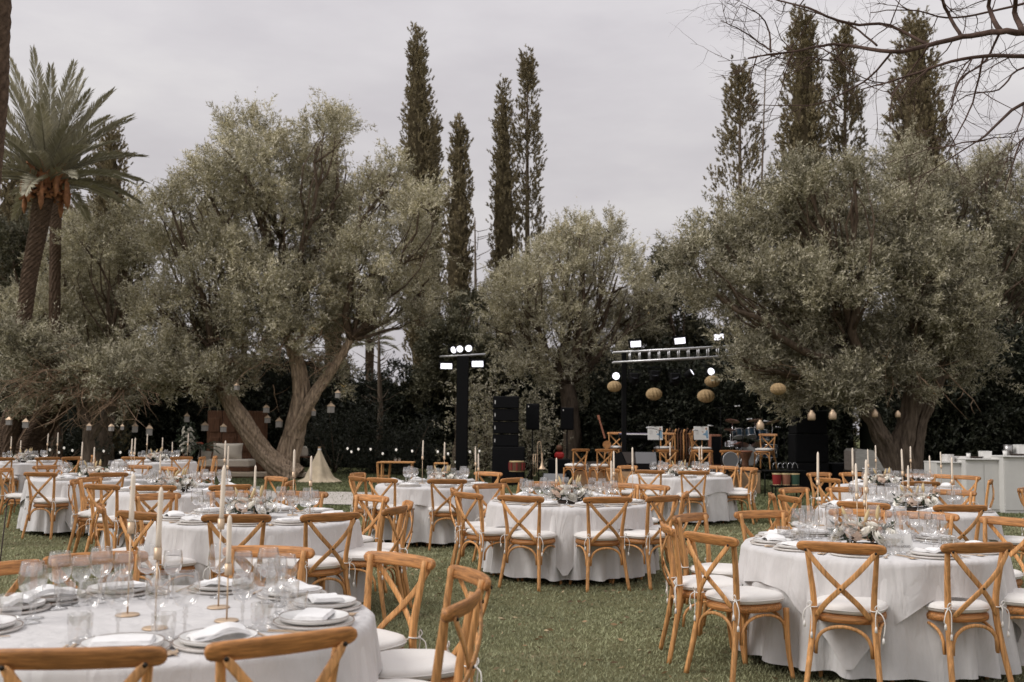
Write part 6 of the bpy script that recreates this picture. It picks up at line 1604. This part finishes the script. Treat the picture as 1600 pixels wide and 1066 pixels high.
for k in range(3):
    px = (1477, 1490, 1502)[k]; g_ = G(px, YB+.7); r_ = .115 if k == 0 else .10; n_ = (11, 8, 8)[k]
    for j in range(n_):
        o = tag(link('side_plate', DPL, None, (g_.x, YB+.62+.12*(k == 1), ca[2]+.001+.0125*j)), 'white plate, %s in the %s plate stack on the low counter' % (ORD[j], ['biggest', 'middle', 'rightmost'][k]), 'plate', 'stacked plates on the buffet'); o.scale = (r_/.136, r_/.136, 1)
def crate(px, w_, h_, z, mt, lb, nm='box', Y=YB+.55, cat='box'):
    x = G(px, Y).x; t = thing(nm, lb, cat, (x, Y, z+.002)); m = MB(); m.bbox((0, 0, h_/2), (w_, w_*.8, h_), .008); link('body', m.mesh(nm, mt), t)
    m = MB(); m.bbox((0, 0, h_+.004), (w_*1.03, w_*.83, .012), .003); link('lid', m.mesh(nm+'_lid', mt), t)
crate(1538, .2, .13, cb[2], M_PAPER, 'small white box on the middle counter'); crate(1596, .26, .2, cc[2], M_PAPER, 'larger white box on the tallest counter')
def pot(px, r, h_, z, mt, lb, Y=YB+.55, nm='pot'):
    x = G(px, Y).x; t = thing(nm, lb, 'container', (x, Y, z+.002)); m = MB(); m.lathe([(0, 0), (r*.9, 0), (r, h_), (r*.96, h_), (r*.88, .02), (0, .02)], 22); link('body', m.mesh(nm, mt), t)
    m = MB(); m.tube([(r*1.0*math.cos(q), r*1.0*math.sin(q), h_) for q in [i*math.pi/10 for i in range(21)]], .005, 5, caps=False); link('rim', m.mesh(nm+'_rim', mt), t)
pot(1574, .085, .2, cc[2], M_STEEL2, 'dark steel pot on the tallest counter'); pot(1512, .04, .09, cb[2], M_PAPER, 'small white cup left on the middle counter', nm='cup'); pot(1569, .04, .09, cc[2], M_PAPER, 'small white cup before the steel pot', Y=YB+.3, nm='cup')
pot(1524, .13, .03, cb[2], M_IRON, 'dark shallow tray on the middle counter', nm='tray'); pot(1588, .13, .03, cc[2], M_IRON, 'dark shallow tray on the tallest counter', Y=YB+.35, nm='tray')
# steel roaster with angled hood
YR = 20.6; x0, x1 = G(1327, YR).x, G(1372, YR).x; zt_ = atd(1340, 701, YR).z; zb_ = atd(1340, 735, YR).z
t = thing('steel_roaster', 'stainless steel cooking station with slanted hood behind the tables', 'cooker', ((x0+x1)/2, YR, 0))
w_ = x1-x0; m = MB(); prof = [(-w_/2, zb_), (-w_/2, zt_-.05), (-w_/2+.05, zt_), (w_*.12, zt_-.03), (w_/2, zb_)]
m.add([(px_, s_*.35, pz_) for s_ in (-1, 1) for px_, pz_ in prof], [tuple(range(4, -1, -1)), tuple(range(5, 10))]+[(i, (i+1) % 5, 5+(i+1) % 5, 5+i) for i in range(5)], smooth=False); link('hood', m.mesh('roaster_hood', M_STEEL2), t)
m = MB(); m.bbox((0, 0, zb_-.02), (w_*1.05, .74, .03), .004); m.bbox((0, 0, zb_*.5), (w_*.95, .66, zb_-.06), .01); link('body', m.mesh('roaster_body', M_BLACK), t)
m = MB(); m.tube([(-w_*.3, -.37, zb_+.05), (-w_*.3, -.40, zb_+.05), (w_*.2, -.40, zb_+.05), (w_*.2, -.37, zb_+.05)], .01, 6); link('handle', m.mesh('roaster_handle', M_STEEL), t)
# iron stake at the left
p = G(12, 7.2); t = thing('iron_stake', 'thin rusty iron stake stuck in the lawn at the frame edge', 'stake', (p.x-.06, 7.2, 0))
m = MB(); m.tube([(0, 0, -.03), (.05, 0, .5), (.08, 0, .95)], .005, 6); link('rod', m.mesh('stake_rod', M_IRON), t)
m = MB(); m.tube(curve([(.08, 0, .95), (.09, 0, 1.0), (.13, 0, 1.01), (.14, 0, .96)], 4), .005, 6); link('hook', m.mesh('stake_hook', M_IRON), t)
